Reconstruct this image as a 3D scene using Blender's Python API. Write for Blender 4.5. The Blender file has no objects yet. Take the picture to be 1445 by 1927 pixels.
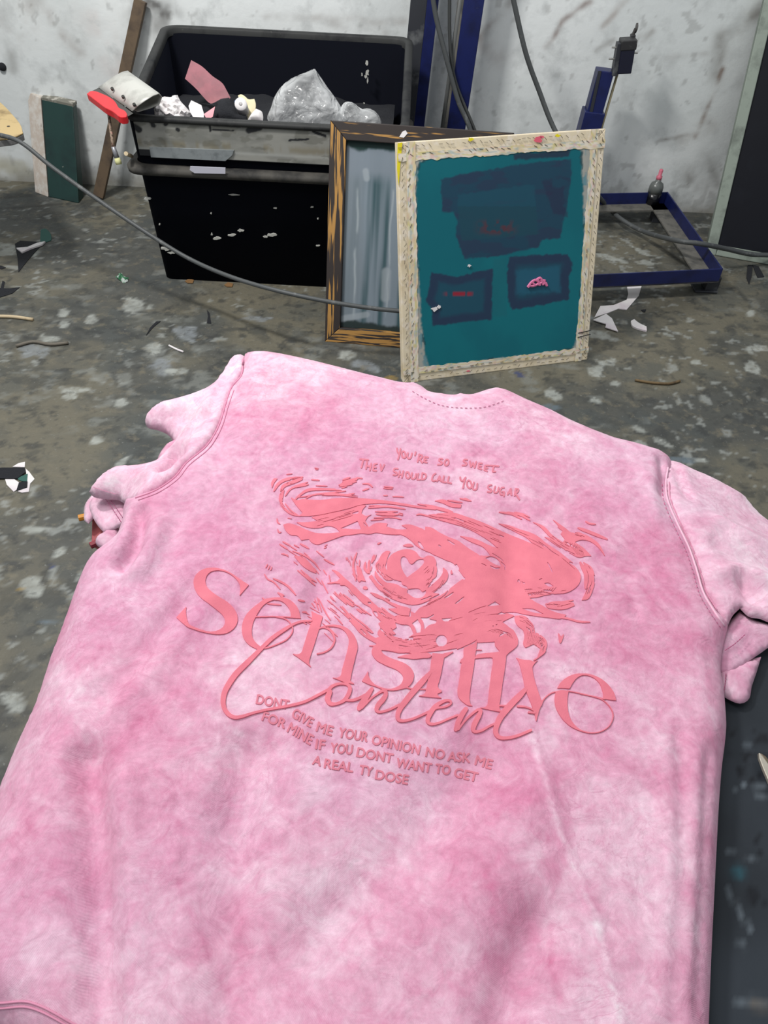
import bpy, bmesh, math, random
import numpy as np
from mathutils import Vector, Matrix
from mathutils.geometry import delaunay_2d_cdt
random.seed(7); rng = np.random.RandomState(7)
S = bpy.context.scene
C = S.collection
# ------------------------------------------------------------------ camera
CAM_H, TH, RO, FPX = 1.4, math.radians(45), math.radians(3), 1390.0
O = np.array([0, 0, CAM_H])
Fv = np.array([0, math.cos(TH), -math.sin(TH)])
_R0 = np.array([1., 0, 0]); _U0 = np.array([0, math.sin(TH), math.cos(TH)])
Rv = math.cos(RO)*_R0 + math.sin(RO)*_U0
Uv = -math.sin(RO)*_R0 + math.cos(RO)*_U0
cd = bpy.data.cameras.new('camera'); cam = bpy.data.objects.new('camera', cd); C.objects.link(cam)
cd.sensor_fit = 'VERTICAL'; cd.sensor_height = 36; cd.lens = 36*FPX/1927
cd.clip_start = 0.02
cam.matrix_world = Matrix(((Rv[0], Uv[0], -Fv[0], 0), (Rv[1], Uv[1], -Fv[1], 0), (Rv[2], Uv[2], -Fv[2], CAM_H), (0, 0, 0, 1)))
S.camera = cam
# ------------------------------------------------------------------ world, lamps, exposure
W = bpy.data.worlds.new('world'); S.world = W; W.use_nodes = True
W.node_tree.nodes['Background'].inputs[0].default_value = (0.90, 0.95, 1.0, 1)
W.node_tree.nodes['Background'].inputs[1].default_value = 0.33
def area(name, loc, target, sx, sy, power, col=(1, .98, .95)):
    l = bpy.data.lights.new(name, 'AREA'); l.shape = 'RECTANGLE'; l.size = sx; l.size_y = sy; l.energy = power; l.color = col
    o = bpy.data.objects.new(name, l); C.objects.link(o); o.location = loc
    o.rotation_euler = (Vector(target)-Vector(loc)).to_track_quat('-Z', 'Y').to_euler()
area('ceiling_tube_near', (-0.75, 0.5, 2.9), (-0.2, 0.75, 0.5), 1.3, 0.35, 15)
area('ceiling_tube_far', (-1.25, 1.65, 2.8), (0.3, 3.0, 0.4), .45, 0.25, 53)
area('right_wall_fill', (1.1, 2.1, 2.9), (1.0, 3.3, 0.3), 1.5, 0.5, 10)  # fill light added to brighten the right of the wall, not a known tube
S.view_settings.view_transform = 'Standard'; S.view_settings.look = 'None'
S.view_settings.exposure = 0.40; S.view_settings.gamma = 1; S.view_settings.use_curve_mapping = False

# ------------------------------------------------------------------ photo pixel -> place
def ray(x, y):
    return Fv + Rv*((x-722.5)/FPX) - Uv*((y-963.5)/FPX)
def P(x, y, z=0.):
    d = ray(x, y); return O + d*((z-CAM_H)/d[2])
def PY(x, y, Y):
    d = ray(x, y); return O + d*(Y/d[1])
def PP(x, y, pt, n):
    d = ray(x, y); return O + d*(np.dot(np.asarray(pt)-O, n)/np.dot(d, n))
def rays(px):
    px = np.asarray(px, float)
    return Fv[None] + Rv[None]*((px[:, :1]-722.5)/FPX) - Uv[None]*((px[:, 1:2]-963.5)/FPX)
def Pn(px, z):
    d = rays(px); k = (np.asarray(z)-CAM_H)/d[:, 2]; return O[None] + d*k[:, None]
def project(v):
    v = np.asarray(v)-O; w = v@Fv
    return np.stack([722.5+(v@Rv)/w*FPX, 963.5-(v@Uv)/w*FPX], 1)
# ------------------------------------------------------------------ noise
def _h(ix, iy, s):
    n = (ix.astype(np.int64)*374761393 + iy.astype(np.int64)*668265263 + s*974634) & 0x7fffffff
    n = ((n ^ (n >> 13))*1274126177) & 0x7fffffff
    n = ((n ^ (n >> 15))*668265263) & 0x7fffffff
    return ((n ^ (n >> 16)) & 0xffff)/65535.
def vnoise(x, y, s=0):
    x = np.asarray(x, float); y = np.asarray(y, float)
    ix = np.floor(x); iy = np.floor(y); fx = x-ix; fy = y-iy
    fx = fx*fx*fx*(fx*(fx*6-15)+10); fy = fy*fy*fy*(fy*(fy*6-15)+10)
    a = _h(ix, iy, s); b = _h(ix+1, iy, s); c = _h(ix, iy+1, s); d = _h(ix+1, iy+1, s)
    return (a*(1-fx)+b*fx)*(1-fy) + (c*(1-fx)+d*fx)*fy
def fbm(x, y, s=0, o=4):
    t = 0; a = .5; n = 0
    for k in range(o):
        t = t + a*vnoise(x*2**k+17.3*k, y*2**k-9.1*k, s+k); n += a; a *= .5
    return t/n
def sstep(a, b, x):
    t = np.clip((x-a)/(b-a), 0, 1); return t*t*(3-2*t)
def segdist(q, line):
    """distance of 2D points q to a polyline"""
    q = np.asarray(q); best = np.full(len(q), 1e9)
    for a, b in zip(line[:-1], line[1:]):
        a = np.asarray(a, float); b = np.asarray(b, float); ab = b-a
        t = np.clip(((q-a)@ab)/max(ab@ab, 1e-12), 0, 1)
        best = np.minimum(best, np.hypot(*(q-a-t[:, None]*ab).T))
    return best
def inside(q, poly):
    q = np.asarray(q); r = np.zeros(len(q), bool); n = len(poly)
    for i in range(n):
        x0, y0 = poly[i]; x1, y1 = poly[(i+1) % n]
        if y0 == y1: continue
        c = (y0 > q[:, 1]) != (y1 > q[:, 1])
        r ^= c & (q[:, 0] < (x1-x0)*(q[:, 1]-y0)/(y1-y0)+x0)
    return r
def smooth(pts, closed=True, n=5, corner=55):
    p = np.asarray(pts, float); m = len(p); out = []
    tang = np.zeros_like(p); sharp = np.zeros(m, bool)
    for i in range(m):
        if not closed and i in (0, m-1): sharp[i] = True; continue
        a = p[i]-p[i-1]; b = p[(i+1) % m]-p[i]
        la, lb = np.hypot(*a), np.hypot(*b)
        if la < 1e-9 or lb < 1e-9: sharp[i] = True; continue
        ang = math.degrees(math.acos(np.clip(a@b/la/lb, -1, 1)))
        if ang > corner: sharp[i] = True
        tang[i] = (a/la*lb + b/lb*la)/(la+lb)
    for i in range(m if closed else m-1):
        j = (i+1) % m; L = np.hypot(*(p[j]-p[i]))
        d = (p[j]-p[i])
        t0 = d*0.9 if sharp[i] else tang[i]*L; t1 = d*0.9 if sharp[j] else tang[j]*L
        for k in range(n):
            t = k/n
            out.append((2*t**3-3*t*t+1)*p[i]+(t**3-2*t*t+t)*t0+(-2*t**3+3*t*t)*p[j]+(t**3-t*t)*t1)
    if not closed: out.append(p[-1])
    return np.array(out)
def crom(pts, n=8):
    """smooth open curve in any dimension"""
    p = np.asarray(pts, float)
    q = np.vstack([2*p[0]-p[1], p, 2*p[-1]-p[-2]]); out = []
    for i in range(1, len(q)-2):
        for k in range(n):
            t = k/n
            out.append(.5*((2*q[i])+(-q[i-1]+q[i+1])*t+(2*q[i-1]-5*q[i]+4*q[i+1]-q[i+2])*t*t+(-q[i-1]+3*q[i]-3*q[i+1]+q[i+2])*t**3))
    out.append(p[-1]); return np.array(out)
# ------------------------------------------------------------------ objects
def tag(o, label=None, cat=None, group=None, kind=None):
    if label: o['label'] = label
    if cat: o['category'] = cat
    if group: o['group'] = group
    if kind: o['kind'] = kind
    return o
ORG = {}
def thing(name, label, cat, loc=(0, 0, 0), group=None):
    o = bpy.data.objects.new(name, None); C.objects.link(o); o.location = loc; o.empty_display_size = .05
    ORG[o.name] = np.array(loc, float)
    return tag(o, label, cat, group)
class MB:
    def __init__(s): s.v = []; s.f = []; s.col = None
    def add(s, v, f):
        n = len(s.v); s.v += [tuple(map(float, q)) for q in v]; s.f += [tuple(i+n for i in q) for q in f]; return s
    def hexa(s, c):   # 8 corners: bottom loop then top loop
        return s.add(c, [(3, 2, 1, 0), (4, 5, 6, 7), (0, 1, 5, 4), (1, 2, 6, 5), (2, 3, 7, 6), (3, 0, 4, 7)])
    def box(s, c, sz, ax=None):
        c = np.asarray(c, float); ax = np.eye(3) if ax is None else np.asarray(ax, float)
        h = np.asarray(sz)/2
        pts = [c+ax[0]*h[0]*a+ax[1]*h[1]*b+ax[2]*h[2]*d for d in (-1, 1) for a, b in ((-1, -1), (1, -1), (1, 1), (-1, 1))]
        return s.hexa(pts)
    def beam(s, a, b, w, h, up=(0, 0, 1)):
        a = np.asarray(a, float); b = np.asarray(b, float); d = b-a; L = np.linalg.norm(d); d /= L
        x = np.cross(d, up); x /= np.linalg.norm(x); z = np.cross(x, d)
        return s.box((a+b)/2, (L, w, h), (d, x, z))
    def tube(s, path, r, n=10, cap=True):
        p = np.asarray(path, float); m = len(p); r = np.broadcast_to(np.asarray(r, float), (m,))
        t = np.gradient(p, axis=0); t /= np.linalg.norm(t, axis=1)[:, None]+1e-12
        u = np.cross(t[0], (0, 0, 1.)); 
        if np.linalg.norm(u) < .1: u = np.cross(t[0], (1., 0, 0))
        u /= np.linalg.norm(u); V = []
        for i in range(m):
            u = u-t[i]*(u@t[i]); u /= np.linalg.norm(u); w = np.cross(t[i], u)
            for k in range(n):
                a = 2*math.pi*k/n; V.append(p[i]+r[i]*(u*math.cos(a)+w*math.sin(a)))
        Fc = [(i*n+k, i*n+(k+1) % n, (i+1)*n+(k+1) % n, (i+1)*n+k) for i in range(m-1) for k in range(n)]
        if cap: Fc += [tuple(range(n-1, -1, -1)), tuple((m-1)*n+k for k in range(n))]
        return s.add(V, Fc)
    def cyl(s, a, b, r, r2=None, n=16):
        return s.tube([a, b], [r, r if r2 is None else r2], n)
    def lathe(s, c, prof, n=20, axis=(0, 0, 1)):
        c = np.asarray(c, float); ax = np.asarray(axis, float); ax /= np.linalg.norm(ax)
        u = np.cross(ax, (1, 0, 0.3)); u /= np.linalg.norm(u); w = np.cross(ax, u); V = []
        for r, z in prof:
            for k in range(n):
                a = 2*math.pi*k/n; V.append(c+ax*z+max(r, 1e-4)*(u*math.cos(a)+w*math.sin(a)))
        m = len(prof)
        return s.add(V, [(i*n+k, i*n+(k+1) % n, (i+1)*n+(k+1) % n, (i+1)*n+k) for i in range(m-1) for k in range(n)]
                     + [tuple(range(n-1, -1, -1)), tuple((m-1)*n+k for k in range(n))])
    def prism(s, pts, off):   # planar polygon pts (3D) swept by off
        pts = [np.asarray(q, float) for q in pts]; n = len(pts); off = np.asarray(off, float)
        return s.add(pts+[q+off for q in pts], [tuple(range(n)), tuple(range(2*n-1, n-1, -1))] + [(i, i+n, (i+1) % n+n, (i+1) % n) for i in range(n)])
    def loft(s, rings, cap0=True, cap1=True):
        n = len(rings[0]); V = [q for r in rings for q in r]; m = len(rings)
        Fc = [(i*n+k, i*n+(k+1) % n, (i+1)*n+(k+1) % n, (i+1)*n+k) for i in range(m-1) for k in range(n)]
        if cap0: Fc.append(tuple(range(n-1, -1, -1)))
        if cap1: Fc.append(tuple((m-1)*n+k for k in range(n)))
        return s.add(V, Fc)
    def build(s, name, mat, parent=None, smoothed=False, bevel=0, seg=2, recalc=True, solid=0):
        root = parent
        while root is not None and root.parent is not None: root = root.parent
        org = ORG.get(root.name, np.zeros(3)) if root is not None else np.zeros(3)
        loc = None
        V = np.array(s.v)
        if root is None:
            loc = np.array([(V[:, 0].min()+V[:, 0].max())/2, (V[:, 1].min()+V[:, 1].max())/2, V[:, 2].min()]); org = loc
        me = bpy.data.meshes.new(name); me.from_pydata((V-org).tolist(), [], s.f); me.update()
        if recalc:
            bm = bmesh.new(); bm.from_mesh(me); bmesh.ops.recalc_face_normals(bm, faces=bm.faces); bm.to_mesh(me); bm.free()
        if s.col is not None:
            at = me.color_attributes.new('paint', 'FLOAT_COLOR', 'POINT')
            c = np.ones((len(V), 4)); cc = np.asarray(s.col, float); c[:, :cc.shape[1]] = cc
            at.data.foreach_set('color', c.ravel())
        me.materials.append(mat)
        if smoothed: me.polygons.foreach_set('use_smooth', [True]*len(me.polygons))
        o = bpy.data.objects.new(name, me); C.objects.link(o)
        if loc is not None: o.location = loc; ORG[o.name] = loc
        if parent is not None: o.parent = parent
        if solid:
            md = o.modifiers.new('thick', 'SOLIDIFY'); md.thickness = solid; md.offset = -1
        if bevel:
            md = o.modifiers.new('bevel', 'BEVEL'); md.width = bevel; md.segments = seg; md.limit_method = 'ANGLE'
        return o
# ------------------------------------------------------------------ materials
def mat(name, col, rough=.6, metal=0., noise=None, bump=0., bscale=60, attr=None, spec=.5, alpha=None):
    """noise: (scale, colour2, amount) mottling;  attr: base colour multiplies the 'paint' attribute"""
    m = bpy.data.materials.new(name); m.use_nodes = True; nt = m.node_tree; b = nt.nodes['Principled BSDF']
    b.inputs['Roughness'].default_value = rough; b.inputs['Metallic'].default_value = metal
    b.inputs['Specular IOR Level'].default_value = spec
    tc = nt.nodes.new('ShaderNodeTexCoord')
    src = None
    if attr:
        a = nt.nodes.new('ShaderNodeVertexColor'); a.layer_name = 'paint'; src = a.outputs[0]
    else:
        r = nt.nodes.new('ShaderNodeRGB'); r.outputs[0].default_value = (*col, 1); src = r.outputs[0]
    if noise:
        for sc, c2, lo, hi in (noise if isinstance(noise, list) else [noise]):
            n = nt.nodes.new('ShaderNodeTexNoise'); n.inputs['Scale'].default_value = sc; n.inputs['Detail'].default_value = 7; n.inputs['Roughness'].default_value = .62
            nt.links.new(tc.outputs['Object'], n.inputs['Vector'])
            mr = nt.nodes.new('ShaderNodeMapRange'); mr.inputs[1].default_value = lo; mr.inputs[2].default_value = hi
            nt.links.new(n.outputs[0], mr.inputs[0])
            mx = nt.nodes.new('ShaderNodeMix'); mx.data_type = 'RGBA'
            nt.links.new(mr.outputs[0], mx.inputs[0]); nt.links.new(src, mx.inputs[6]); mx.inputs[7].default_value = (*c2, 1); src = mx.outputs[2]
    nt.links.new(src, b.inputs['Base Color'])
    if bump:
        n = nt.nodes.new('ShaderNodeTexNoise'); n.inputs['Scale'].default_value = bscale; n.inputs['Detail'].default_value = 5
        nt.links.new(tc.outputs['Object'], n.inputs['Vector'])
        bp = nt.nodes.new('ShaderNodeBump'); bp.inputs['Strength'].default_value = bump; bp.inputs['Distance'].default_value = .01
        nt.links.new(n.outputs[0], bp.inputs['Height']); nt.links.new(bp.outputs[0], b.inputs['Normal'])
    return m
def lin(r, g, b):
    f = lambda c: (c/255/12.92) if c/255 <= .04045 else ((c/255+.055)/1.055)**2.4
    return (f(r), f(g), f(b))
# ================================================================== SETTING
def grid_obj(name, xs, ys, fn, mat_, col=None, parent=None, smoothed=True, kind='structure'):
    X, Y = np.meshgrid(xs, ys); n, m = X.shape
    b = MB(); b.v = [tuple(q) for q in fn(X.ravel(), Y.ravel())]
    idx = np.arange(n*m).reshape(n, m)
    b.f = [tuple(q) for q in np.stack([idx[:-1, :-1], idx[:-1, 1:], idx[1:, 1:], idx[1:, :-1]], -1).reshape(-1, 4).tolist()]
    b.col = col
    o = b.build(name, mat_, parent, smoothed, recalc=False)
    if kind: o['kind'] = kind
    return o
def lerp3(a, b, t): return np.asarray(a)[None]*(1-t[:, None]) + np.asarray(b)[None]*t[:, None]
WY = lambda x: 3.437+.0153*(x+1.831)
# ---- floor
xs = np.concatenate([np.linspace(-4, -2.3, 8), np.arange(-2.25, 2.25, .009), np.linspace(2.3, 4, 8)])
ys = np.concatenate([np.linspace(-1.5, .2, 8), np.arange(.25, 3.44, .009), [3.46, 3.6]])
X, Y = [a.ravel() for a in np.meshgrid(xs, ys)]
wx = X+.05*(fbm(X*9, Y*9, 3)-.5); wy = Y+.05*(fbm(X*9, Y*9, 8)-.5)
t = fbm(wx*3.2, wy*3.2, 21, 5)
FC = lerp3(lin(78, 79, 75), lin(106, 102, 88), sstep(.36, .64, t))
FC = FC*(1-.4*(sstep(.50, .66, fbm(wx*5.5, wy*7, 51, 4)))[:, None]) + np.array(lin(66, 74, 76))*.4*(sstep(.50, .66, fbm(wx*5.5, wy*7, 51, 4)))[:, None]
a = sstep(.57, .70, fbm(wx*13, wy*19, 61, 5))*.5
FC = FC*(1-a[:, None]) + np.array(lin(56, 58, 56))*a[:, None]
a = sstep(.58, .72, fbm(wx*15+5, wy*22, 71, 5))*.5*sstep(.40, .62, fbm(X*2.1, Y*2.1, 5, 2))
FC = FC*(1-a[:, None]) + np.array(lin(134, 137, 132))*a[:, None]
a = sstep(.67, .73, fbm(wx*30, wy*38, 91, 4))*.6*sstep(.42, .6, fbm(X*3+7, Y*3, 15, 2))
FC = FC*(1-a[:, None]) + np.array(lin(160, 164, 160))*a[:, None]
a = sstep(.66, .74, fbm(wx*27+3, wy*33, 101, 4))*.6
FC = FC*(1-a[:, None]) + np.array(lin(48, 50, 50))*a[:, None]
SPOT = dict(w=lin(176, 180, 174), g=lin(140, 146, 150), d=lin(58, 60, 60), y=lin(150, 124, 62), b=lin(104, 118, 128), n=lin(40, 58, 110))
for px, py, rx, ry, rot, k in ((255,575,24,15,10,'w'),(185,830,14,9,0,'w'),(290,655,15,10,0,'w'),(352,625,23,15,0,'g'),(62,660,26,13,0,'g'),(95,636,20,8,0,'w'),
    (140,735,26,7,0,'w'),(133,746,14,6,0,'w'),(226,758,14,8,0,'w'),(233,867,16,6,-35,'w'),(66,996,28,7,-3,'w'),(110,1042,14,7,-50,'w'),(60,1105,20,18,0,'w'),(78,930,18,15,0,'d'),
    (22,1065,18,12,0,'d'),(172,600,12,8,0,'w'),(120,610,10,7,0,'w'),(235,625,18,9,0,'d'),(1120,700,15,12,0,'w'),(1148,682,16,8,0,'w'),(1160,722,9,5,0,'w'),(1283,865,24,8,3,'b'),
    (1316,866,13,6,0,'w'),(1412,591,9,7,0,'w'),(1374,617,14,11,0,'d'),(1222,758,16,12,0,'d'),(1400,786,18,14,0,'d'),(1040,743,17,10,30,'w'),(1034,768,20,6,0,'b'),(1123,754,8,5,0,'w'),
    (1132,632,22,9,15,'w'),(652,669,14,9,0,'w'),(690,690,26,9,15,'g'),(706,722,20,5,-15,'y'),(735,712,12,4,0,'y'),(1205,808,14,5,20,'w'),(1243,832,18,5,25,'w'),(1200,836,16,8,0,'w'),
    (1246,815,16,13,0,'d'),(60,475,20,12,0,'w'),(10,470,18,14,0,'w'),(120,590,12,8,0,'w'),(175,462,14,6,0,'d'),(105,463,12,5,0,'d'),(160,400,40,14,0,'d'),(1210,475,24,4,28,'w'),(1150,487,30,5,15,'w'),
    (1216,495,20,4,5,'w'),(1170,530,14,6,0,'d'),(100,1065,7,4,0,'n'),(165,1085,5,5,0,'n'),(39,1109,4,3,0,'y'),(870,702,6,3,0,'n'),(980,706,12,4,30,'n'),(90,1170,16,5,0,'b'),(1100,600,14,8,0,'g'),(1430,655,20,8,0,'w'),
    (1415,690,22,10,30,'w'),(1310,680,10,6,0,'w'),(480,600,25,5,0,'g'),(560,640,20,6,0,'d'),(300,690,26,14,0,'g'),(330,700,20,8,0,'w'),(30,1350,30,30,0,'d'),(25,1320,20,20,0,'w')):
    c = P(px, py); u = P(px+rx, py)-c; v = P(px, py+ry)-c; ang = math.radians(rot)
    d = np.stack([X-c[0], Y-c[1]], 1)
    near = np.hypot(d[:, 0], d[:, 1]) < 3*max(np.linalg.norm(u), np.linalg.norm(v))
    q = d[near]; M = np.linalg.inv(np.array([[u[0], v[0]], [u[1], v[1]]])); e = q@M.T*np.array([rx, ry])
    e = np.stack([e[:, 0]*math.cos(ang)+e[:, 1]*math.sin(ang), -e[:, 0]*math.sin(ang)+e[:, 1]*math.cos(ang)], 1)/np.array([rx, ry])
    rr = np.hypot(e[:, 0], e[:, 1])+1.5*(fbm(X[near]*34, Y[near]*34, int(px), 4)-.5)
    a = (1-sstep(.75, 1.10, rr))*.62*(.55+.9*fbm(X[near]*70, Y[near]*70, int(py), 2))
    FC[near] = FC[near]*(1-a[:, None]) + np.array(SPOT[k])*a[:, None]
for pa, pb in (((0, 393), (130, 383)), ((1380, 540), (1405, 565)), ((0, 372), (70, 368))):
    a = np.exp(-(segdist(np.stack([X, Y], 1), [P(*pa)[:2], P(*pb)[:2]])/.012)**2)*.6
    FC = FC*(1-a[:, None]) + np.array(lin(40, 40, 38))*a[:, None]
FC = FC*.90
m_floor = mat('floor_paint_spattered', (1, 1, 1), .62, attr=True, bump=.25, bscale=45,
              noise=[(34, lin(58, 60, 58), .54, .80), (80, lin(140, 142, 138), .62, .80), (24, lin(112, 106, 90), .54, .76)])
grid_obj('floor', xs, ys, lambda x, y: np.stack([x, y, 0*x], 1), m_floor, FC)
# ---- wall
xs = np.arange(-3.0, 3.0, .008); zs = np.concatenate([np.arange(0, 1.15, .008), np.linspace(1.2, 2.9, 12)])
X, Z = [a.ravel() for a in np.meshgrid(xs, zs)]
WP = np.stack([X, WY(X), Z], 1); Wpx = project(WP)
t = fbm(X*1.6, Z*1.6, 3, 5)
WC = lerp3(lin(212, 217, 217), lin(226, 230, 230), sstep(.35, .65, t))
def wstain(line, w, col, amt, px=True):
    a = np.exp(-(segdist(Wpx+14*(np.stack([fbm(X*8, Z*8, 4), fbm(X*8, Z*8, 9)], 1)-.5), line)/w)**2)*amt*1.25*sstep(.20, .80, fbm(X*14, Z*14, 31, 5))
    a = np.clip(a, 0, 1); global WC
    WC = WC*(1-a[:, None]) + np.array(col)*a[:, None]
dk = lin(70, 68, 66); br = lin(120, 100, 88); pk = lin(205, 190, 186)
wstain([(285, 5), (320, 30)], 20, dk, .8); wstain([(255, 20), (300, 60)], 26, lin(110, 108, 106), .5)
wstain([(90, 30), (120, 70), (150, 95)], 11, br, .45); wstain([(60, 0), (60, 60)], 20, lin(150, 140, 132), .45); wstain([(10, 40), (30, 60)], 25, br, .25)
wstain([(0, 320), (60, 330)], 26, lin(170, 165, 140), .6); wstain([(10, 285), (60, 300)], 22, lin(165, 160, 138), .45); wstain([(20, 100), (22, 130)], 10, lin(120, 118, 112), .5)
wstain([(1030, 92), (1055, 45), (1110, 0)], 5, lin(130, 112, 106), .8); wstain([(1132, 50), (1180, 0)], 7, lin(150, 138, 130), .55)
wstain([(960, 0), (905, 70)], 7, lin(140, 128, 122), .5); wstain([(905, 80), (945, 110)], 16, lin(160, 150, 146), .35)
wstain([(1345, 150), (1360, 75), (1430, 20)], 14, lin(120, 116, 110), .6); wstain([(1310, 260), (1360, 130)], 4, br, .8); wstain([(1285, 262), (1335, 235)], 14, lin(160, 154, 148), .4)
wstain([(1240, 265), (1300, 255)], 4, lin(120, 112, 104), .6); wstain([(1195, 75), (1225, 60), (1205, 80)], 7, lin(130, 124, 118), .5); wstain([(1120, 100), (1155, 75)], 5, lin(140, 138, 134), .6)
wstain([(500, 30), (760, 40)], 8, lin(150, 142, 136), .35); wstain([(620, 45), (720, 60)], 10, lin(140, 134, 130), .4); wstain([(1300, 330), (1330, 390)], 18, lin(120, 116, 112), .5)
wstain([(1255, 110), (1330, 100)], 6, lin(170, 170, 168), .4); wstain([(1330, 290), (1350, 370)], 12, lin(125, 124, 120), .5)
wstain([(185, 30), (240, 170)], 34, pk, .35); wstain([(160, 320), (260, 340)], 14, lin(110, 108, 104), .5); wstain([(45, 330), (160, 345)], 9, lin(190, 190, 180), .7)
a = (sstep(.62, .7, fbm(X*30, Z*22, 77, 3))*.3*(1-sstep(.03, .25, Z)))+sstep(.74, .80, fbm(X*26, Z*26, 87, 3))*.3
WC = WC*(1-a[:, None]) + np.array(lin(110, 108, 104))*a[:, None]
a = (1-sstep(.0, .07, Z+.05*(fbm(X*7, Z*9, 13)-.5)))*.75
WC = WC*(1-a[:, None]) + np.array(lin(126, 122, 110))*a[:, None]
m_wall = mat('wall_stained_plaster', (1, 1, 1), .8, attr=True, bump=.18, bscale=24, noise=[(9, lin(186, 190, 190), .50, .75)])
grid_obj('wall_back', xs, zs, lambda x, z: np.stack([x, WY(x), z], 1), m_wall, WC)

def nrm(v): v = np.asarray(v, float); return v/np.linalg.norm(v)
def sub_grid(c00, c10, c11, c01, nu, nv):
    u, v = [a.ravel() for a in np.meshgrid(np.linspace(0, 1, nu), np.linspace(0, 1, nv))]
    c = [np.asarray(q, float)[None] for q in (c00, c10, c11, c01)]
    pts = c[0]*((1-u)*(1-v))[:, None]+c[1]*(u*(1-v))[:, None]+c[2]*(u*v)[:, None]+c[3]*((1-u)*v)[:, None]
    idx = np.arange(nu*nv).reshape(nv, nu)
    f = np.stack([idx[:-1, :-1], idx[:-1, 1:], idx[1:, 1:], idx[1:, :-1]], -1).reshape(-1, 4).tolist()
    return pts, [tuple(q) for q in f], u, v
def panel(name, corners, th, nu, nv, colfn, mat_, parent):
    """a thin slab whose front carries painted pattern; corners bottom-left, bottom-right, top-right, top-left"""
    pts, f, u, v = sub_grid(*corners, nu, nv)
    n = nrm(np.cross(corners[1]-corners[0], corners[3]-corners[0]))
    b = MB(); b.add(pts, f); N = len(pts)
    b.add(pts-n*th, [tuple(reversed(q)) for q in f])
    idx = np.arange(nu*nv).reshape(nv, nu)
    ring = list(idx[0, :])+list(idx[1:, -1])+list(idx[-1, -2::-1])+list(idx[-2:0:-1, 0])
    b.f += [(int(a), int(a)+N, int(c)+N, int(c)) for a, c in zip(ring, ring[1:]+ring[:1])]
    c = colfn(u, v, pts); b.col = np.vstack([c, c])
    return b.build(name, mat_, parent, False, recalc=False)
m_black = mat('black_plastic', lin(13, 15, 23), .55, noise=[(3, lin(8, 9, 15), .45, .65)], spec=.18)
m_tub = mat('black_bin_plastic', lin(9, 11, 19), .75, spec=.05)
m_dustblack = mat('dusty_black_plastic', lin(50, 51, 51), .6, spec=.25, noise=[(9, lin(28, 29, 32), .48, .62), (60, lin(84, 84, 80), .66, .8)])
m_attr = mat('painted_surface', (1, 1, 1), .6, attr=True, noise=[(120, lin(90, 90, 88), .70, .9)])
m_attr_gloss = mat('emulsion_coat', (1, 1, 1), .5, attr=True, spec=.3)
m_navy = mat('navy_enamel', lin(20, 30, 84), .42, noise=[(14, lin(14, 20, 58), .45, .7), (60, lin(120, 122, 130), .70, .78)])
m_navyworn = mat('worn_dark_steel', lin(46, 48, 54), .5, noise=[(11, lin(98, 100, 102), .56, .70), (40, lin(170, 172, 172), .68, .76)])
m_dusty = mat('dusty_steel', lin(104, 102, 96), .75, noise=[(16, lin(70, 70, 68), .48, .66)])
m_cable = mat('grey_rubber_cable', lin(74, 77, 78), .55, noise=[(30, lin(110, 112, 112), .58, .72)])
m_cabledark = mat('dark_rubber_cable', lin(58, 60, 60), .55)
m_white = mat('white_paper', lin(226, 222, 222), .75, noise=(9, lin(205, 192, 200), .5, .7))
m_cream = mat('cream_paper', lin(216, 204, 170), .75)
m_blackcloth = mat('black_cloth', lin(22, 24, 30), .9, bump=.3, bscale=200)
m_pinkdusty = mat('dusty_pink_fabric', lin(158, 104, 112), .85, noise=[(14, lin(132, 96, 102), .45, .62), (7, lin(178, 116, 122), .5, .7)])
m_pale = mat('pale_wood', lin(196, 178, 146), .7, noise=(20, lin(160, 140, 108), .5, .7))
m_brown = mat('brown_weathered_wood', lin(96, 80, 62), .75, noise=[(12, lin(70, 58, 48), .45, .65)])
m_steel = mat('bare_steel', lin(176, 176, 172), .38, metal=.8)
m_red = mat('red_plastic', lin(214, 32, 44), .45, noise=(26, lin(176, 22, 34), .5, .75))
m_alu = mat('dull_aluminium', lin(200, 200, 194), .5, metal=.25, noise=[(10, lin(170, 170, 164), .5, .68)])

# ================================================================== BLACK BIN
bin_ = thing('plastic_bin', 'large black plastic waste bin by the wall filled with scraps', 'bin', (-.47, 2.85, 0))
def rr(x0, x1, y0, y1, r, zf, zb, n=6):
    out = []
    for cx, cy, a0 in ((x1-r, y1-r, 0), (x0+r, y1-r, 90), (x0+r, y0+r, 180), (x1-r, y0+r, 270)):
        for k in range(n+1):
            a = math.radians(a0+90*k/n); x = cx+r*math.cos(a); y = cy+r*math.sin(a)
            t = (y-y0)/(y1-y0); t = t*t*(3-2*t) if zb != zf else t
            out.append((x-.05*t*0, y, zf+(zb-zf)*t))
    return out
YF, YB = 2.555, 3.20
XL, XR = -.905, .005
tub = MB()
tub.loft([rr(XL+.02, XR-.02, YF+.045, YB-.05, .03, .0, .0), rr(XL+.005, XR-.005, YF+.012, YB-.02, .045, .42, .42), rr(XL, XR, YF+.004, YB-.01, .05, .575, .685),
          rr(XL+.012, XR-.012, YF+.016, YB-.022, .045, .575, .685), rr(XL+.03, XR-.03, YF+.05, YB-.06, .04, .05, .05)], True, True)
tub.build('tub', m_tub, bin_, True, recalc=True).data.polygons.foreach_set('use_smooth', [True]*len(tub.f))
rim = MB()
def lip(o, dz): return rr(XL-o, XR+o, YF-o, YB+o*.8, .06+o*.5, .585+dz, .70+dz)
rim.loft([lip(.001, -.012), lip(.010, -.011), lip(.013, -.002), lip(.009, .006), lip(-.012, .006), lip(-.017, 0), lip(-.017, -.02)], False, False)
rim.build('rim', m_dustblack, bin_, True)
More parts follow.
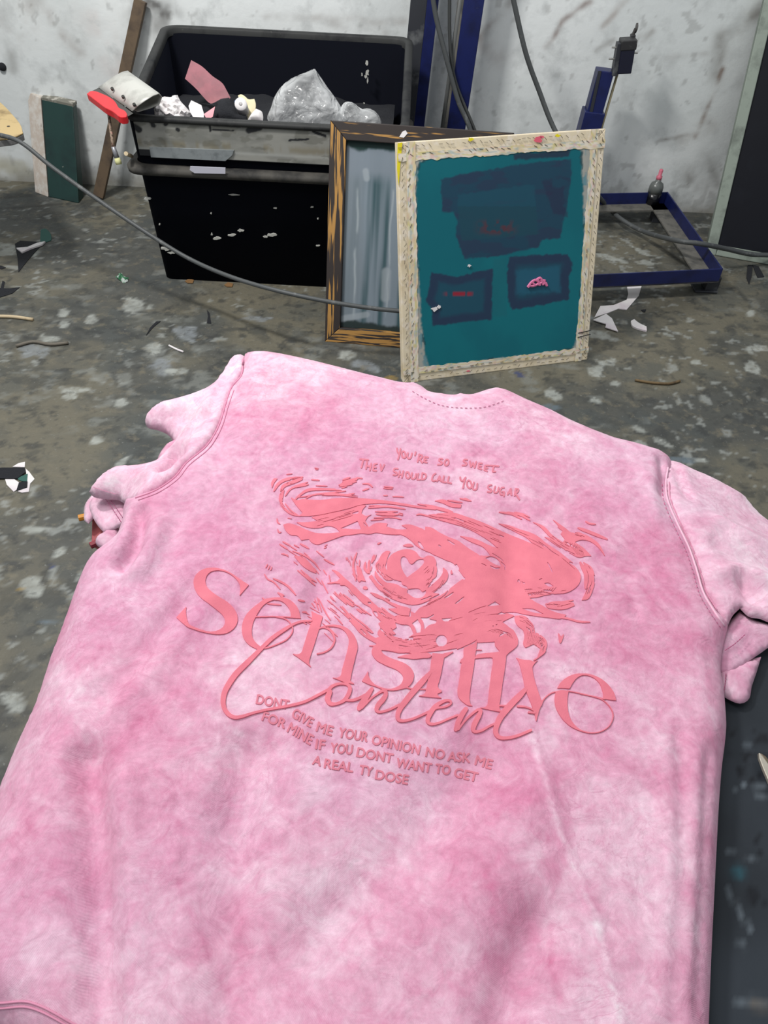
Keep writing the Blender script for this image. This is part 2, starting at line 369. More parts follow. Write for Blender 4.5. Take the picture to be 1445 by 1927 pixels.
rib = MB(); rib.loft([rr(XL, XR, YF+.01, YB-.02, .05, .408, .408), rr(XL-.028, XR+.028, YF-.026, YB+.01, .06, .412, .412), rr(XL-.03, XR+.03, YF-.028, YB+.012, .06, .428, .428), rr(XL-.02, XR+.02, YF-.018, YB+.004, .06, .436, .436), rr(XL, XR, YF+.008, YB-.016, .05, .438, .438)], False, False)
rib.build('reinforcing_rib', mat('dusty_rib', lin(74, 72, 68), .7, spec=.2, noise=[(9, lin(40, 40, 40), .45, .65)]), bin_, True)
def bandcol(u, v, p):
    q = project(p)
    c = lerp3(lin(122, 123, 118), lin(146, 146, 140), sstep(.35, .65, fbm(u*9, v*3, 5, 4)))
    a = np.exp(-((v-.45+.1*fbm(u*20, v*2, 7))/.12)**2)*.5*sstep(.4, .6, fbm(u*40, v*2, 9, 2)); c = c*(1-a[:, None])+np.array(lin(116, 104, 72))*a[:, None]
    a = np.exp(-((v-.22)/.05)**2)*.5; c = c*(1-a[:, None])+np.array(lin(176, 178, 174))*a[:, None]
    a = sstep(.60, .64, fbm(u*14, v*4, 15, 4))*.55; c = c*(1-a[:, None])+np.array(lin(100, 100, 92))*a[:, None]
    bl = np.zeros(len(u))
    for line, w in (([(470, 240), (500, 236), (545, 233)], 4), ([(468, 246), (488, 240)], 6), ([(375, 232), (450, 238)], 2.5), ([(394, 236), (396, 246)], 2.5), ([(590, 248), (612, 256)], 3), ([(545, 264), (580, 262)], 2),
                    ([(285, 228), (288, 236)], 5), ([(311, 228), (312, 233)], 5), ([(334, 243), (335, 244)], 4), ([(252, 238), (262, 244)], 6), ([(400, 244), (440, 246)], 1.5), ([(250, 225), (620, 231)], 3.5)):
        bl = np.maximum(bl, 1-sstep(w*.7, w*1.2, segdist(q+3*(np.stack([fbm(u*60, v*9, 1), fbm(u*60, v*9, 2)], 1)-.5), line)))
    bl = np.maximum(bl, (v < .02+.16*(u < .08))*1.)
    return c*(1-bl[:, None])+np.array(lin(26, 28, 32))*bl[:, None]
zt_, zb_ = .573, .468
band = [np.array((XL+.03, YF-.003, zb_)), np.array((XR-.03, YF-.003, zb_)), np.array((XR-.03, YF-.005, zt_)), np.array((XL+.03, YF-.005, zt_))]
tag(panel('painted_band', band, .005, 240, 40, bandcol, m_attr, bin_), 'peeling grey paint band')
flap = MB(); flap.prism([PY(281, 277, YF-.008), PY(440, 283, YF-.008), PY(437, 292, YF-.008), PY(424, 303, YF-.008), PY(284, 296, YF-.008)], (0, .004, 0))
tag(flap.build('tape_flap', mat('grey_tape', lin(128, 134, 136), .6, noise=(20, lin(100, 106, 108), .5, .65)), bin_), 'torn grey tape flap')
tp = MB(); tp.prism([PY(358, 313, YF-.034), PY(424, 316, YF-.034), PY(424, 327, YF-.034), PY(366, 326, YF-.034), PY(357, 320, YF-.034)], (0, .003, 0))
tag(tp.build('tape_strip', mat('lilac_white_tape', lin(186, 186, 198), .7), bin_), 'white tape strip')
m_spl = mat('dried_white_paint', lin(176, 176, 170), .75)
def blob(name, c, ex, ey, rx, ry, th, m, parent, k=11, jag=.5, seed=0):
    rs_ = random.Random(seed); pts = []
    for a in np.linspace(0, 2*math.pi, k, endpoint=False):
        f = rs_.uniform(1-jag, 1+jag*.4); pts.append(c+np.asarray(ex)*(rx*f*math.cos(a))+np.asarray(ey)*(ry*f*math.sin(a)))
    b = MB(); b.prism(pts, th); return b.build(name, m, parent)
for i_, (x, y, rx, ry) in enumerate(((690, 118, 2.6, 5), (691, 137, 3.4, 6), (688, 144, 2.4, 3), (681, 140, 1.6, 3), (692, 150, 1.6, 6), (685, 194, 1.5, 1.2))):
    blob('paint_splash', PY(x, y, YB-.082), (1, 0, 0), (0, 0, 1), rx*.0021, ry*.0021, (0, -.003, 0), m_spl, bin_, seed=i_)
for i_, (x, y, rx, ry) in enumerate(((408, 449, 6, 2.4), (437, 443, 7, 2.2), (452, 434, 5, 2.2), (510, 443, 8, 3), (499, 446, 4, 1.5), (598, 463, 3.5, 1), (312, 468, 8, 4), (322, 476, 6, 2), (518, 392, 4, 1), (587, 390, 3, 1), (276, 374, 6, 1.6), (398, 441, 2, 2), (440, 367, 9, .8), (397, 402, 1.2, 1.2), (300, 423, 1.2, 1.2), (598, 412, 1.2, 1.2))):
    yy = YF+.010+.034*(1-PY(x, y, YF)[2]/.42); blob('paint_splash', PY(x, y, yy-.004), (1, 0, .05), (0, 0, 1), rx*.0023, ry*.0023, (0, .010, 0), m_spl, bin_, seed=i_+20)
# ---- pillow-like crumpled things standing in a plane
def pillow(b, px, pt, n, bulge, amp=.0, freq=30, step=6, both=True, seed=0, sm=True, facet=0):
    n = nrm(n); poly = smooth(px, True, 4) if sm else np.array(px, float)
    x0, y0 = poly.min(0); x1, y1 = poly.max(0)
    gx, gy = [a.ravel() for a in np.meshgrid(np.arange(x0, x1, step), np.arange(y0, y1, step))]
    q = np.stack([gx, gy], 1)+rng.uniform(-.25, .25, (len(gx), 2))*step
    q = q[inside(q, poly)]
    ring = np.vstack([poly, poly[:1]])
    q = q[segdist(q, ring) > step*.45]
    allp = np.vstack([poly, q]); m = len(poly)
    r = delaunay_2d_cdt([Vector(p) for p in allp], [(i, (i+1) % m) for i in range(m)], [], 1, 1e-6)
    vv = np.array([tuple(v) for v in r[0]]); ff = [tuple(f) for f in r[2]]
    d = segdist(vv, ring); w = max(min(x1-x0, y1-y0)*.42, 1); t = np.clip(d/w, 0, 1)
    h = bulge*np.sqrt(1-(1-t)**2)
    h = h+amp*np.minimum(t*3, 1)*(fbm(vv[:, 0]/freq, vv[:, 1]/freq, seed, 3)-.5)*2
    if facet: h = h+facet*np.minimum(t*3, 1)*np.abs(fbm(vv[:, 0]/freq*2, vv[:, 1]/freq*2, seed+5, 3)-.5)*4
    base = np.array([PP(x, y, pt, n) for x, y in vv]); s = 1 if np.dot(n, O-np.asarray(pt)) > 0 else -1
    fr = base+n[None]*(s*np.maximum(h, .0006))[:, None]
    b.add(fr, ff)
    if both: b.add(base-n[None]*(s*np.maximum(h*.5, .0006))[:, None], [tuple(reversed(f)) for f in ff])
    return b
def bit(name, px, pt, n, bulge, m, label, cat, group=None, **k):
    b = pillow(MB(), px, pt, n, bulge, **k); o = b.build(name, m, None, k.get('facet', 0) == 0 or 'bag' in name, recalc=False)
    return tag(o, label, cat, group)
# ---- junk in the bin
heap = MB(); pts, f, u, v = sub_grid((XL+.045, YF+.06, 0), (XR-.045, YF+.06, 0), (XR-.045, YB-.075, 0), (XL+.045, YB-.075, 0), 60, 40)
pts[:, 2] = .475+.05*fbm(u*6, v*5, 4, 3)+.035*np.exp(-((u-.42)/.09)**2-((v-.35)/.2)**2)
heap.add(pts, f)
low = pts.copy(); low[:, 2] = .42; heap.add(low, [tuple(reversed(q)) for q in f])
tag(heap.build('cloth_scraps', m_blackcloth, None, True, recalc=False), 'heap of black cloth scraps filling the black bin', 'cloth scraps', kind='stuff')
jz = lambda x, y: np.array([x, y, .55])
k3 = lambda z, ox, oy, s: [(ox+a*s, oy+b*s) for a, b in z]
ND = nrm((0, -.75, .66))
bit('fabric_strip', k3([(360,80),(480,150),(600,260),(720,350),(760,420),(805,505),(780,540),(700,560),(640,590),(560,560),(500,500),(420,410),(290,290),(340,140)], 300, 100, .1661), (-.55, 2.93, .6), ND, .006, m_pinkdusty,
    'dusty pink fabric strip standing up out of the black bin', 'fabric strip', amp=.007, freq=18, step=5)
bit('crumpled_paper', k3([(-60,600),(10,505),(120,500),(205,475),(240,545),(290,600),(370,690),(300,760),(-40,760)], 300, 100, .1661), (-.74, 2.70, .6), ND, .02, m_white,
    'crumpled white paper by the metal squeegee in the bin', 'paper', amp=.012, freq=9, step=4, facet=.012)
bit('paper_scrap', k3([(330,600),(360,535),(475,590),(505,690),(500,780),(400,760),(345,660)], 300, 100, .1661), (-.63, 2.68, .6), ND, .002, m_white, 'small white angular paper scrap in front of the pink strip in the bin', 'paper', sm=False, step=4)
bit('fabric_scrap', k3([(505,690),(630,605),(605,720),(540,760)], 300, 100, .1661), (-.57, 2.66, .6), ND, .002, mat('pale_pink_cloth', lin(226, 160, 168), .8), 'small pale pink triangle of fabric at the bin front rim', 'fabric scrap', sm=False, step=4)
bit('fabric_scrap', k3([(660,590),(720,550),(800,540),(820,570),(790,640),(720,610)], 300, 100, .1661), (-.53, 2.74, .6), ND, .006, mat('grey_pink_cloth', lin(168, 150, 150), .8), 'grey pink curled fabric end under the pink strip in the bin', 'fabric scrap', step=4)
bit('black_rag', k3([(470,570),(600,570),(700,520),(790,505),(815,560),(830,600),(860,640),(900,690),(980,700),(980,780),(560,780),(640,600)], 300, 100, .1661), (-.5, 2.70, .58), ND, .02, m_blackcloth, 'black rag folded beside the pink strip in the bin', 'rag', amp=.01, step=5)
bit('cream_card', k3([(890,480),(920,468),(980,500),(1000,520),(1075,520),(1090,570),(1085,640),(1050,700),(1000,760),(990,650),(930,600)], 300, 100, .1661), (-.45, 2.80, .6), ND, .004, m_cream, 'torn cream card behind the white roll in the bin', 'card', step=4, amp=.004, freq=8)
bit('paper_cup', k3([(1000,760),(1040,690),(1095,630),(1160,665),(1175,720),(1170,780)], 300, 100, .1661), (-.42, 2.69, .6), ND, .018, m_white, 'small white paper cup piece below the cream card in the bin', 'paper cup', step=4)
bit('blue_rag', k3([(848,545),(880,515),(920,520),(930,600),(920,660),(870,640)], 300, 100, .1661), (-.47, 2.76, .58), ND, .012, mat('blue_grey_cloth', lin(78, 104, 142), .8), 'small blue grey rag tucked behind the white roll in the bin', 'rag', step=4)
c = PP(300+920*.1661, 100+575*.1661, (-.46, 2.68, .6), ND); roll = thing('paper_roll', 'white paper roll with a hollow core seen end on in the bin', 'roll', tuple(c-np.array((0, 0, .02))))
ax = nrm((.1, -.85, .5)); b = MB(); R_ = .0205
b.lathe(c, [(R_*.30, -.0), (R_*.95, 0), (R_, -.003), (R_, -.1), (R_*.30, -.1), (R_*.30, -.0)], 20, ax); b.build('roll_body', m_white, roll, True)
b = MB(); b.lathe(c, [(R_*.29, -.002), (R_*.29, -.02)], 12, ax); b.build('core', mat('dark_core', lin(96, 84, 60), .8), roll)
# plastic bags
m_bag = bpy.data.materials.new('clear_plastic'); m_bag.use_nodes = True; nt = m_bag.node_tree; bs = nt.nodes['Principled BSDF']
bs.inputs['Base Color'].default_value = (.9, .92, .93, 1); bs.inputs['Roughness'].default_value = .16; bs.inputs['Specular IOR Level'].default_value = 1.0
tr = nt.nodes.new('ShaderNodeBsdfTransparent'); mx = nt.nodes.new('ShaderNodeMixShader'); lw = nt.nodes.new('ShaderNodeLayerWeight'); lw.inputs[0].default_value = .35
nz = nt.nodes.new('ShaderNodeTexNoise'); nz.inputs['Scale'].default_value = 9; nz.inputs['Detail'].default_value = 2; tcb = nt.nodes.new('ShaderNodeTexCoord'); nt.links.new(tcb.outputs['Object'], nz.inputs[0])
ad = nt.nodes.new('ShaderNodeMath'); ad.operation = 'MULTIPLY_ADD'; nt.links.new(nz.outputs[0], ad.inputs[0]); ad.inputs[1].default_value = .9; ad.inputs[2].default_value = -.20
ad2 = nt.nodes.new('ShaderNodeMath'); ad2.operation = 'MULTIPLY_ADD'; ad2.use_clamp = True; nt.links.new(lw.outputs[1], ad2.inputs[0]); ad2.inputs[1].default_value = .45; nt.links.new(ad.outputs[0], ad2.inputs[2])
cn_ = nt.nodes.new('ShaderNodeTexNoise'); cn_.inputs['Scale'].default_value = 17; cn_.inputs['Detail'].default_value = 2; cn_.inputs['Distortion'].default_value = 1.2; nt.links.new(tcb.outputs['Object'], cn_.inputs[0])
bpn = nt.nodes.new('ShaderNodeBump'); bpn.inputs['Strength'].default_value = .9; bpn.inputs['Distance'].default_value = .02; nt.links.new(cn_.outputs[0], bpn.inputs['Height']); nt.links.new(bpn.outputs[0], bs.inputs['Normal'])
nt.links.new(ad2.outputs[0], mx.inputs[0]); nt.links.new(tr.outputs[0], mx.inputs[1]); nt.links.new(bs.outputs[0], mx.inputs[2]); nt.links.new(mx.outputs[0], nt.nodes['Material Output'].inputs[0])
z2 = lambda L: [(400+a*.3322, 80+b*.3322) for a, b in L]
bit('plastic_bag', z2([(310,430),(330,370),(350,310),(390,250),(450,205),(520,175),(580,150),(615,200),(655,260),(700,320),(735,380),(760,440),(600,500),(340,480)]), (-.28, 2.82, .6), nrm((.1, -.85, .5)), .07, m_bag,
    'tall peaked clear plastic bag in the bin', 'plastic bag', amp=.008, freq=30, step=3, facet=.004)
bit('plastic_bag', z2([(690,440),(720,380),(745,345),(800,345),(850,380),(880,376),(930,400),(955,450),(930,520),(720,500)]), (-.08, 2.84, .6), nrm((.0, -.85, .5)), .06, m_bag,
    'low crumpled clear plastic bag behind the dark screen frame in the bin', 'plastic bag', amp=.008, freq=20, step=3, facet=.004, seed=4)

m_riv = mat('dark_rivet', lin(84, 84, 82), .5, .6)
# ---- metal squeegee with a red blade on the bin corner
sq = thing('metal_squeegee', 'grey metal squeegee with a red blade lying on the bin corner', 'squeegee', tuple(P(215, 200, .6)))
z3 = lambda a, b: (150+a*.12457, 110+b*.12457)
rows = [((800,800),(290,440),.617),((880,725),(395,368),.636),((1000,640),(520,280),.655),((1110,570),(640,215),.662),((1200,538),(720,195),.660),((1237,585),(750,230),.645),((1195,690),(712,330),.628),((1060,745),(575,390),.620),((870,800),(360,445),.614)]
rings = []
for t in np.linspace(0, 1, 12):
    ring = [np.array(P(*z3(*l), z))*(1-t)+np.array(P(*z3(*r), z))*t for r, l, z in rows]
    rings.append(ring)
b = MB(); nn = len(rows); V = [q for r in rings for q in r]
b.add(V, [(i*nn+k, i*nn+k+1, (i+1)*nn+k+1, (i+1)*nn+k) for i in range(11) for k in range(nn-1)])
o = b.build('folded_holder', m_alu, sq, True, recalc=False, solid=.0025)
for r in ((487, 450), (652, 572), (820, 690)):
    c = P(*z3(*r), .643); b = MB(); b.lathe(c, [(.0052, -.006), (.0052, .001), (.0046, .002), (.0030, .002), (.0026, .0008)], 14, (-.2, -.35, .9)); b.build('rivet', m_riv, sq, False)
b = MB(); b.hexa([P(*z3(*q), z) for z in (.602, .616) for q in ((120, 525), (720, 880), (810, 830), (290, 440))]); b.build('rubber_strip', mat('dark_rubber', lin(70, 70, 68), .7), sq, bevel=.001)
b = MB(); top = smooth([z3(*q) for q in ((105,530),(160,492),(235,492),(340,530),(430,570),(540,655),(590,740),(690,795),(715,850),(700,880),(620,885),(500,800),(390,745),(250,640))], True, 3)
b.prism([P(x, y, .622) for x, y in top], np.array((.0, .004, -.022))); tag(b.build('blade', m_red, sq, bevel=.002), 'red rubber blade')
br_ = thing('paint_brush', 'thin paint brush hanging below the red squeegee blade', 'brush', tuple(PY(222, 309, 2.55)))
ln = lambda a, b, y0, y1, n=6: [PY(a[0]+(b[0]-a[0])*t, a[1]+(b[1]-a[1])*t, y0+(y1-y0)*t) for t in np.linspace(0, 1, n)]
MB().tube(ln((203, 205), (213, 276), 2.585, 2.55), [.004, .0045, .005, .005, .005, .0065], 8).build('handle', mat('spotted_handle', lin(166, 146, 128), .6, noise=[(90, lin(92, 74, 60), .5, .6), (60, lin(206, 150, 140), .55, .66)]), br_, True)
MB().tube(ln((213, 276), (220, 297), 2.55, 2.545, 3), [.007, .0075, .0085], 10).build('ferrule', mat('grey_ferrule', lin(150, 152, 158), .4, .5), br_, True)
MB().tube(ln((220, 297), (224, 309), 2.545, 2.542, 3), [.0085, .0105, .010], 10).build('bristles', mat('yellow_bristle', lin(206, 206, 150), .8), br_, True)
MB().tube([PY(237, 289, 2.53), PY(248, 294, 2.60)], [.007, .006], 8).build('stub', m_pale)
tag(bpy.data.objects['stub'], 'short pale wooden stub beside the bin corner above the rib', 'stick'); bpy.data.objects['stub'].name = 'wooden_stub'

# ================================================================== LEFT WALL ITEMS
b0 = P(185, 374); y1 = WY(-1.0)-.03; b1 = PY(265, 0, y1); d = b1-b0; b1 = b0+d*1.5; sc = (y1-b0[1])/(b1[1]-b0[1]); 
b1 = b0+d
ex = nrm(np.cross(d, (0, 1, 0)))*.5
pl = MB(); pl.beam(b0+np.array((.005, 0, .012)), b1, .045, .026, up=(0, -1, .2)); tag(pl.build('wooden_plank', m_brown, None, bevel=.002), 'thin brown wooden plank leaning on the wall behind the bin', 'plank')
gb = thing('painted_board', 'dark green board with a pale edge leaning on the wall at left', 'board', tuple(P(115, 375)))
f0, f1 = P(92, 371), P(148, 383); g0, g1 = PY(78, 186, f0[1]+.13), PY(137, 199, f1[1]+.13)
bk = np.array((-.0, .045, .015)); s0, s1 = P(66, 362), PY(51, 171, f0[1]+.17)
b = MB(); b.hexa([f0, f1, f1+np.array((0, .07, 0)), f0+np.array((-.0, .07, 0)), g0, g1, g1+np.array((0, .05, .0)), g0+np.array((0, .05, .0))])
b.build('green_face', mat('dark_green_paint', lin(20, 54, 50), .5, noise=[(5, lin(12, 36, 36), .45, .65), (50, lin(150, 150, 140), .70, .78)]), gb, bevel=.004)
b = MB(); b.hexa([s0, f0+np.array((-.002, -.002, 0)), f0+np.array((-.002, .06, 0)), s0+np.array((0, .03, 0)), s1, g0+np.array((-.002, -.002, .004)), g0+np.array((-.002, .045, .004)), s1+np.array((0, .02, 0))])
tag(b.build('side_edge', mat('pale_primer', lin(192, 180, 168), .8, noise=[(30, lin(206, 200, 192), .45, .6), (16, lin(140, 130, 118), .62, .72)]), gb, bevel=.003), 'pale chipped side edge')
b = MB(); b.hexa([g0+np.array((0, -.001, -.006)), g1+np.array((0, -.001, -.006)), g1+np.array((0, .05, -.006)), g0+np.array((0, .05, -.006)), g0+np.array((0, -.001, .006)), g1+np.array((0, -.001, .006)), g1+np.array((0, .05, .006)), g0+np.array((0, .05, .006))])
b.build('top_edge', mat('worn_top', lin(120, 118, 108), .8, noise=(24, lin(190, 186, 176), .52, .62)), gb)
# stool at the left edge of the view
zs_ = .50
st = thing('wooden_stool', 'plywood stool seat corner jutting in at the left edge', 'stool', tuple(P(-40, 240, 0)))
sp = [P(x, y, zs_) for x, y in smooth([(0, 192), (22, 214), (40, 238), (43, 250), (26, 258), (0, 262), (-90, 268), (-150, 240), (-120, 190), (-50, 165)], True, 4)]
b = MB(); b.prism([q-np.array((0, 0, .004)) for q in sp], (0, 0, .004)); b.build('seat_top', mat('worn_plywood', lin(190, 166, 118), .55, noise=[(9, lin(130, 108, 72), .5, .68)]), st, bevel=.001)
b = MB(); b.prism([q-np.array((0, 0, .024)) for q in sp], (0, 0, .0195)); tag(b.build('seat_edge', mat('grey_edge_band', lin(112, 112, 112), .5), st, bevel=.003), 'grey edge band')
b = MB(); b.cyl(P(16, 238, zs_), P(16, 238, zs_)+np.array((0, 0, .0012)), .005); b.build('bolt', mat('black_bolt', lin(30, 28, 26), .5), st)
cs = np.mean(sp, 0)
for dx, dy in ((-.14, -.07), (-.05, -.06), (-.14, .06), (-.06, .06)):
    b = MB(); b.tube([(cs[0]+dx*.8, cs[1]+dy*.8, zs_-.02), (cs[0]+dx*1.2-.10, cs[1]+dy*1.1, 0)], .011, 10); b.build('leg', m_dustblack, st, True)

# ================================================================== SCREEN FRAMES
def frame_thing(name, label, corners, w, th, mats, group='screen printing frames'):
    BL, BR, TR, TL = [np.asarray(c, float) for c in corners]
    n = nrm(np.cross(BR-BL, TL-BL))
    if n@(O-BL) < 0: n = -n
    t = thing(name, label, 'screen frame', tuple((BL+BR)/2), group)
    u = nrm(BR-BL); v = nrm(TL-BL)
    bk = -n*th
    iBL, iBR, iTR, iTL = BL+u*w+v*w, BR-u*w+v*w, TR-u*w-v*w, TL+u*w-v*w
    for nm, q in (('left_rail', (BL, iBL, iTL, TL)), ('right_rail', (iBR, BR, TR, iTR)), ('top_rail', (iTL, iTR, TR, TL)), ('bottom_rail', (BL, BR, iBR, iBL))):
        b = MB(); b.hexa([a+bk for a in q]+list(q)); b.build('rail', mats[nm] if nm in mats else mats['rail'], t, bevel=.0025)
    return t, n, u, v, (iBL, iBR, iTR, iTL)
def woodmat(name, c1, c2, sx, pos=.515):
    m = bpy.data.materials.new(name); m.use_nodes = True; nt = m.node_tree; b = nt.nodes['Principled BSDF']; b.inputs['Roughness'].default_value = .65
    tc = nt.nodes.new('ShaderNodeTexCoord'); mp = nt.nodes.new('ShaderNodeMapping'); mp.inputs['Scale'].default_value = sx; nt.links.new(tc.outputs['Object'], mp.inputs[0])
    n = nt.nodes.new('ShaderNodeTexNoise'); n.inputs['Scale'].default_value = 13; n.inputs['Detail'].default_value = 3.5; n.inputs['Distortion'].default_value = .35; nt.links.new(mp.outputs[0], n.inputs[0])
    r = nt.nodes.new('ShaderNodeValToRGB'); r.color_ramp.elements[0].position = pos; r.color_ramp.elements[0].color = (*c1, 1); r.color_ramp.elements[1].position = pos+.05; r.color_ramp.elements[1].color = (*c2, 1)
    nt.links.new(n.outputs[0], r.inputs[0]); nt.links.new(r.outputs[0], b.inputs['Base Color']); return m
dkw, ltw = lin(44, 36, 34), lin(172, 128, 66)
wv = woodmat('burnt_wood_upright', dkw, ltw, (8, .4, .40)); wh = woodmat('burnt_wood_cross', dkw, ltw, (.40, .4, 8), .56); wb_ = woodmat('burnt_wood_bottom', dkw, ltw, (.6, .4, 9), .46)
BL = P(611, 643); u_ = nrm(P(755, 656)-BL); 
def rect_frame(BL, u_, TLpx, ht, w):
    best = None
    for yy in np.arange(BL[1]+.02, BL[1]+.5, .002):
        T = PY(*TLpx, yy)
        e = abs(np.linalg.norm(T-BL)-ht)
        if best is None or e < best[0]: best = (e, T)
    T = best[1]; return [BL, BL+u_*w, T+u_*w, T]
_T = PY(621, 226, 2.445); BLK = [BL, BL+u_*.575, _T+u_*.575, _T]
BLK[2] = PP(968, 250, BLK[0], np.cross(BLK[1]-BLK[0], BLK[3]-BLK[0])); BLK[1] = BLK[0]+(BLK[2]-BLK[3])
t, n, u, v, inn = frame_thing('silkscreen_frame', 'dark burnt wood screen frame with grey streaked mesh against the bin', BLK, .052, .028, {'rail': wv, 'top_rail': wh, 'bottom_rail': wb_})
def greymesh(u, v, p):
    s1 = fbm(u*11, v*.6, 3, 4)
    c = lerp3(lin(56, 82, 88), lin(122, 134, 144), sstep(.36, .62, s1))
    a = (1-sstep(.02, .10, u-.12*fbm(v*4, u, 9)))*.8; c = c*(1-a[:, None])+np.array(lin(116, 126, 134))*a[:, None]
    a = sstep(.78, .86, v+.1*(fbm(u*8, v*3, 4)-.5))*.9*(1-sstep(.955, .97, v+.05*(fbm(u*12, v, 2)-.5))); c = c*(1-a[:, None])+np.array(lin(122, 132, 142))*a[:, None]
    a = sstep(.955, .975, v+.04*(fbm(u*12, v, 2)-.5)); c = c*(1-a[:, None])+np.array(lin(16, 46, 44))*a[:, None]
    a = (1-sstep(.03, .05, v+.04*(fbm(u*12, v, 22)-.5))); c = c*(1-a[:, None])+np.array(lin(40, 52, 52))*a[:, None]
    for x0, w in ((.09, .008), (.33, .006), (.47, .008)):
        a = np.exp(-((u-x0-.03*(fbm(v*5, u*0, int(x0*99))-.5))/w)**2)*.55*(v < .8)*sstep(.3, .6, fbm(v*6, u*0, 31+int(x0*99))); c = c*(1-a[:, None])+np.array(lin(176, 184, 188))*a[:, None]
    for line, w in (([(688, 322), (690, 336)], 6), ([(727, 512), (725, 560)], 9), ([(640, 600), (690, 592)], 6)):
        q = project(p); a = 1-sstep(w*.6, w*1.3, segdist(q, line)); c = c*(1-.6*a[:, None])+np.array(lin(158, 166, 172))*.6*a[:, None]
    return c
tag(panel('mesh', [q-n*.016 for q in inn], .003, 140, 180, greymesh, m_attr_gloss, t), 'grey streaked coated mesh')
b = MB(); b.prism([PP(x, y, BLK[0]+n*.001, n) for x, y in ((751, 258), (757, 248), (763, 245), (767, 251), (760, 259))], n*.001)
tag(b.build('tape', m_white, t), 'torn white tape scrap')
# pale frame
PAL = [P(759, 721), P(1105, 677), None, None]
n_ = None
T1 = PY(748, 268, 2.2); T2 = PY(1140, 242, 2.4)
PAL[2] = T2; PAL[3] = T1
m_palew = mat('pale_taped_wood', lin(222, 208, 180), .65, noise=[(13, lin(204, 186, 154), .5, .70), (42, lin(228, 216, 198), .5, .62)])
t, n, u, v, inn = frame_thing('silkscreen_frame', 'pale wooden screen frame with teal coated mesh leaning at front', PAL, .045, .03, {'rail': m_palew, 'left_rail': m_palew})
pw, ph = np.linalg.norm(PAL[1]-PAL[0]), np.linalg.norm(PAL[3]-PAL[0])
q2 = lambda a, b: (600+a*.4014, 200+b*.4014)
TEAL = dict(edge=smooth([q2(*p) for p in ((470,260),(560,240),(640,232),(780,222),(900,205),(1000,195),(1200,192),(1228,205),(1235,300),(1240,480),(1242,640),(1232,800),(1225,950),(1220,1050),(1190,1140),(1050,1160),(860,1180),(700,1200),(520,1230),(505,1180),(490,1100),(475,900),(462,700),(455,500),(460,340))], True, 3),
    big=[q2(*p) for p in ((570,345),(660,320),(780,300),(900,280),(1010,262),(1180,250),(1187,320),(1170,430),(1150,520),(1130,620),(1050,625),(1030,660),(900,690),(820,705),(680,715),(660,650),(640,600),(650,540),(635,500),(580,495),(575,430))],
    b1=[q2(*p) for p in ((525,780),(640,800),(815,762),(810,1000),(680,1010),(535,1032),(530,950),(500,910),(518,860))],
    b2=[q2(*p) for p in ((890,705),(1165,692),(1190,745),(1170,800),(1175,905),(1050,930),(905,955),(885,900),(882,790))],
    b2i=[q2(*p) for p in ((925,770),(1130,748),(1130,870),(925,882))],
    bigi=[q2(*p) for p in ((650,415),(1010,365),(1015,460),(1030,600),(670,630),(655,520))],
    top=[q2(*p) for p in ((910,225),(1180,205),(1170,235),(960,250),(915,250))])
def tealcol(u, v, p):
    q = project(p)+5*(np.stack([fbm(u*50, v*50, 1, 3), fbm(u*50, v*50, 5, 3)], 1)-.5)
    c = lerp3(lin(150, 152, 148), lin(172, 170, 160), fbm(u*10, v*10, 3))
    def put(mask, col, a=1.):
        nonlocal c
        k = (mask*a)[:, None]; c = c*(1-k)+np.asarray(col)*k
    def region(poly, soft=2.):
        d = segdist(q, list(poly)+[poly[0]]); s = np.where(inside(q, poly), d, -d); return sstep(-soft, soft, s)
    e = region(TEAL['edge'], 2.5)
    put(e, lin(8, 100, 112)); put(e*sstep(.4, .7, fbm(u*4, v*3, 8)), lin(10, 110, 120), .6)
    put(e*sstep(.0, .5, v*.9+.1*fbm(u*6, v*6, 9)-.35), lin(4, 90, 102), .35)
    bg = region(TEAL['big']); put(bg, lin(30, 62, 84), .93)
    put(bg*sstep(.5, .6, fbm(u*7, v*26, 41, 3)), lin(42, 52, 78), .55)
    bi = region(TEAL['bigi'], 1.5); put(bi, lin(26, 80, 98), .55); put(bi*(project(p)[:, 1] > 388), lin(28, 66, 80), .6)
    put(region([q2(*p_) for p_ in ((1040,340),(1185,315),(1165,520),(1100,500))])*sstep(.45, .55, fbm(u*9, v*12, 44)), lin(40, 42, 70), .6)
    put(region(TEAL['top']), lin(36, 44, 66), .85)
    for k in ('b1', 'b2'):
        r = region(TEAL[k]); d = segdist(q, TEAL[k]+[TEAL[k][0]]); put(r, lin(28, 72, 92), .95); put(r*(1-sstep(10, 20 if k == 'b1' else 26, d)), lin(38, 48, 76), .75)
    put(region(TEAL['b2i'], 4), lin(34, 92, 116), .7)
    put(region([q2(*p_) for p_ in ((820,720),(880,710),(880,985),(815,985))])*.5, lin(30, 92, 104), .6)
    qq = project(p)
    put(np.exp(-((qq[:, 0]-935)/32)**4-((qq[:, 1]-428)/13)**4)*sstep(.45, .6, fbm(u*38, v*38, 4, 2)), lin(92, 44, 50), .75)
    put(np.exp(-((qq[:, 0]-864)/26)**6-((qq[:, 1]-553)/4)**4)*sstep(.3, .5, fbm(u*60, v*5, 14, 2)), lin(150, 30, 48), .9)
    ed = segdist(q, list(TEAL['edge'])+[TEAL['edge'][0]])
    put((1-e)*(1-sstep(4, 14, ed))*sstep(.5, .62, fbm(u*30, v*30, 24)), lin(60, 130, 146), .7)
    put((1-sstep(1, 4, ed))*sstep(.58, .66, fbm(u*20, v*20, 34)), lin(12, 62, 72), .8)
    return c
NP_ = nrm(np.cross(PAL[1]-PAL[0], PAL[3]-PAL[0])); NP_ = NP_ if NP_@(O-PAL[0]) > 0 else -NP_
w = .037
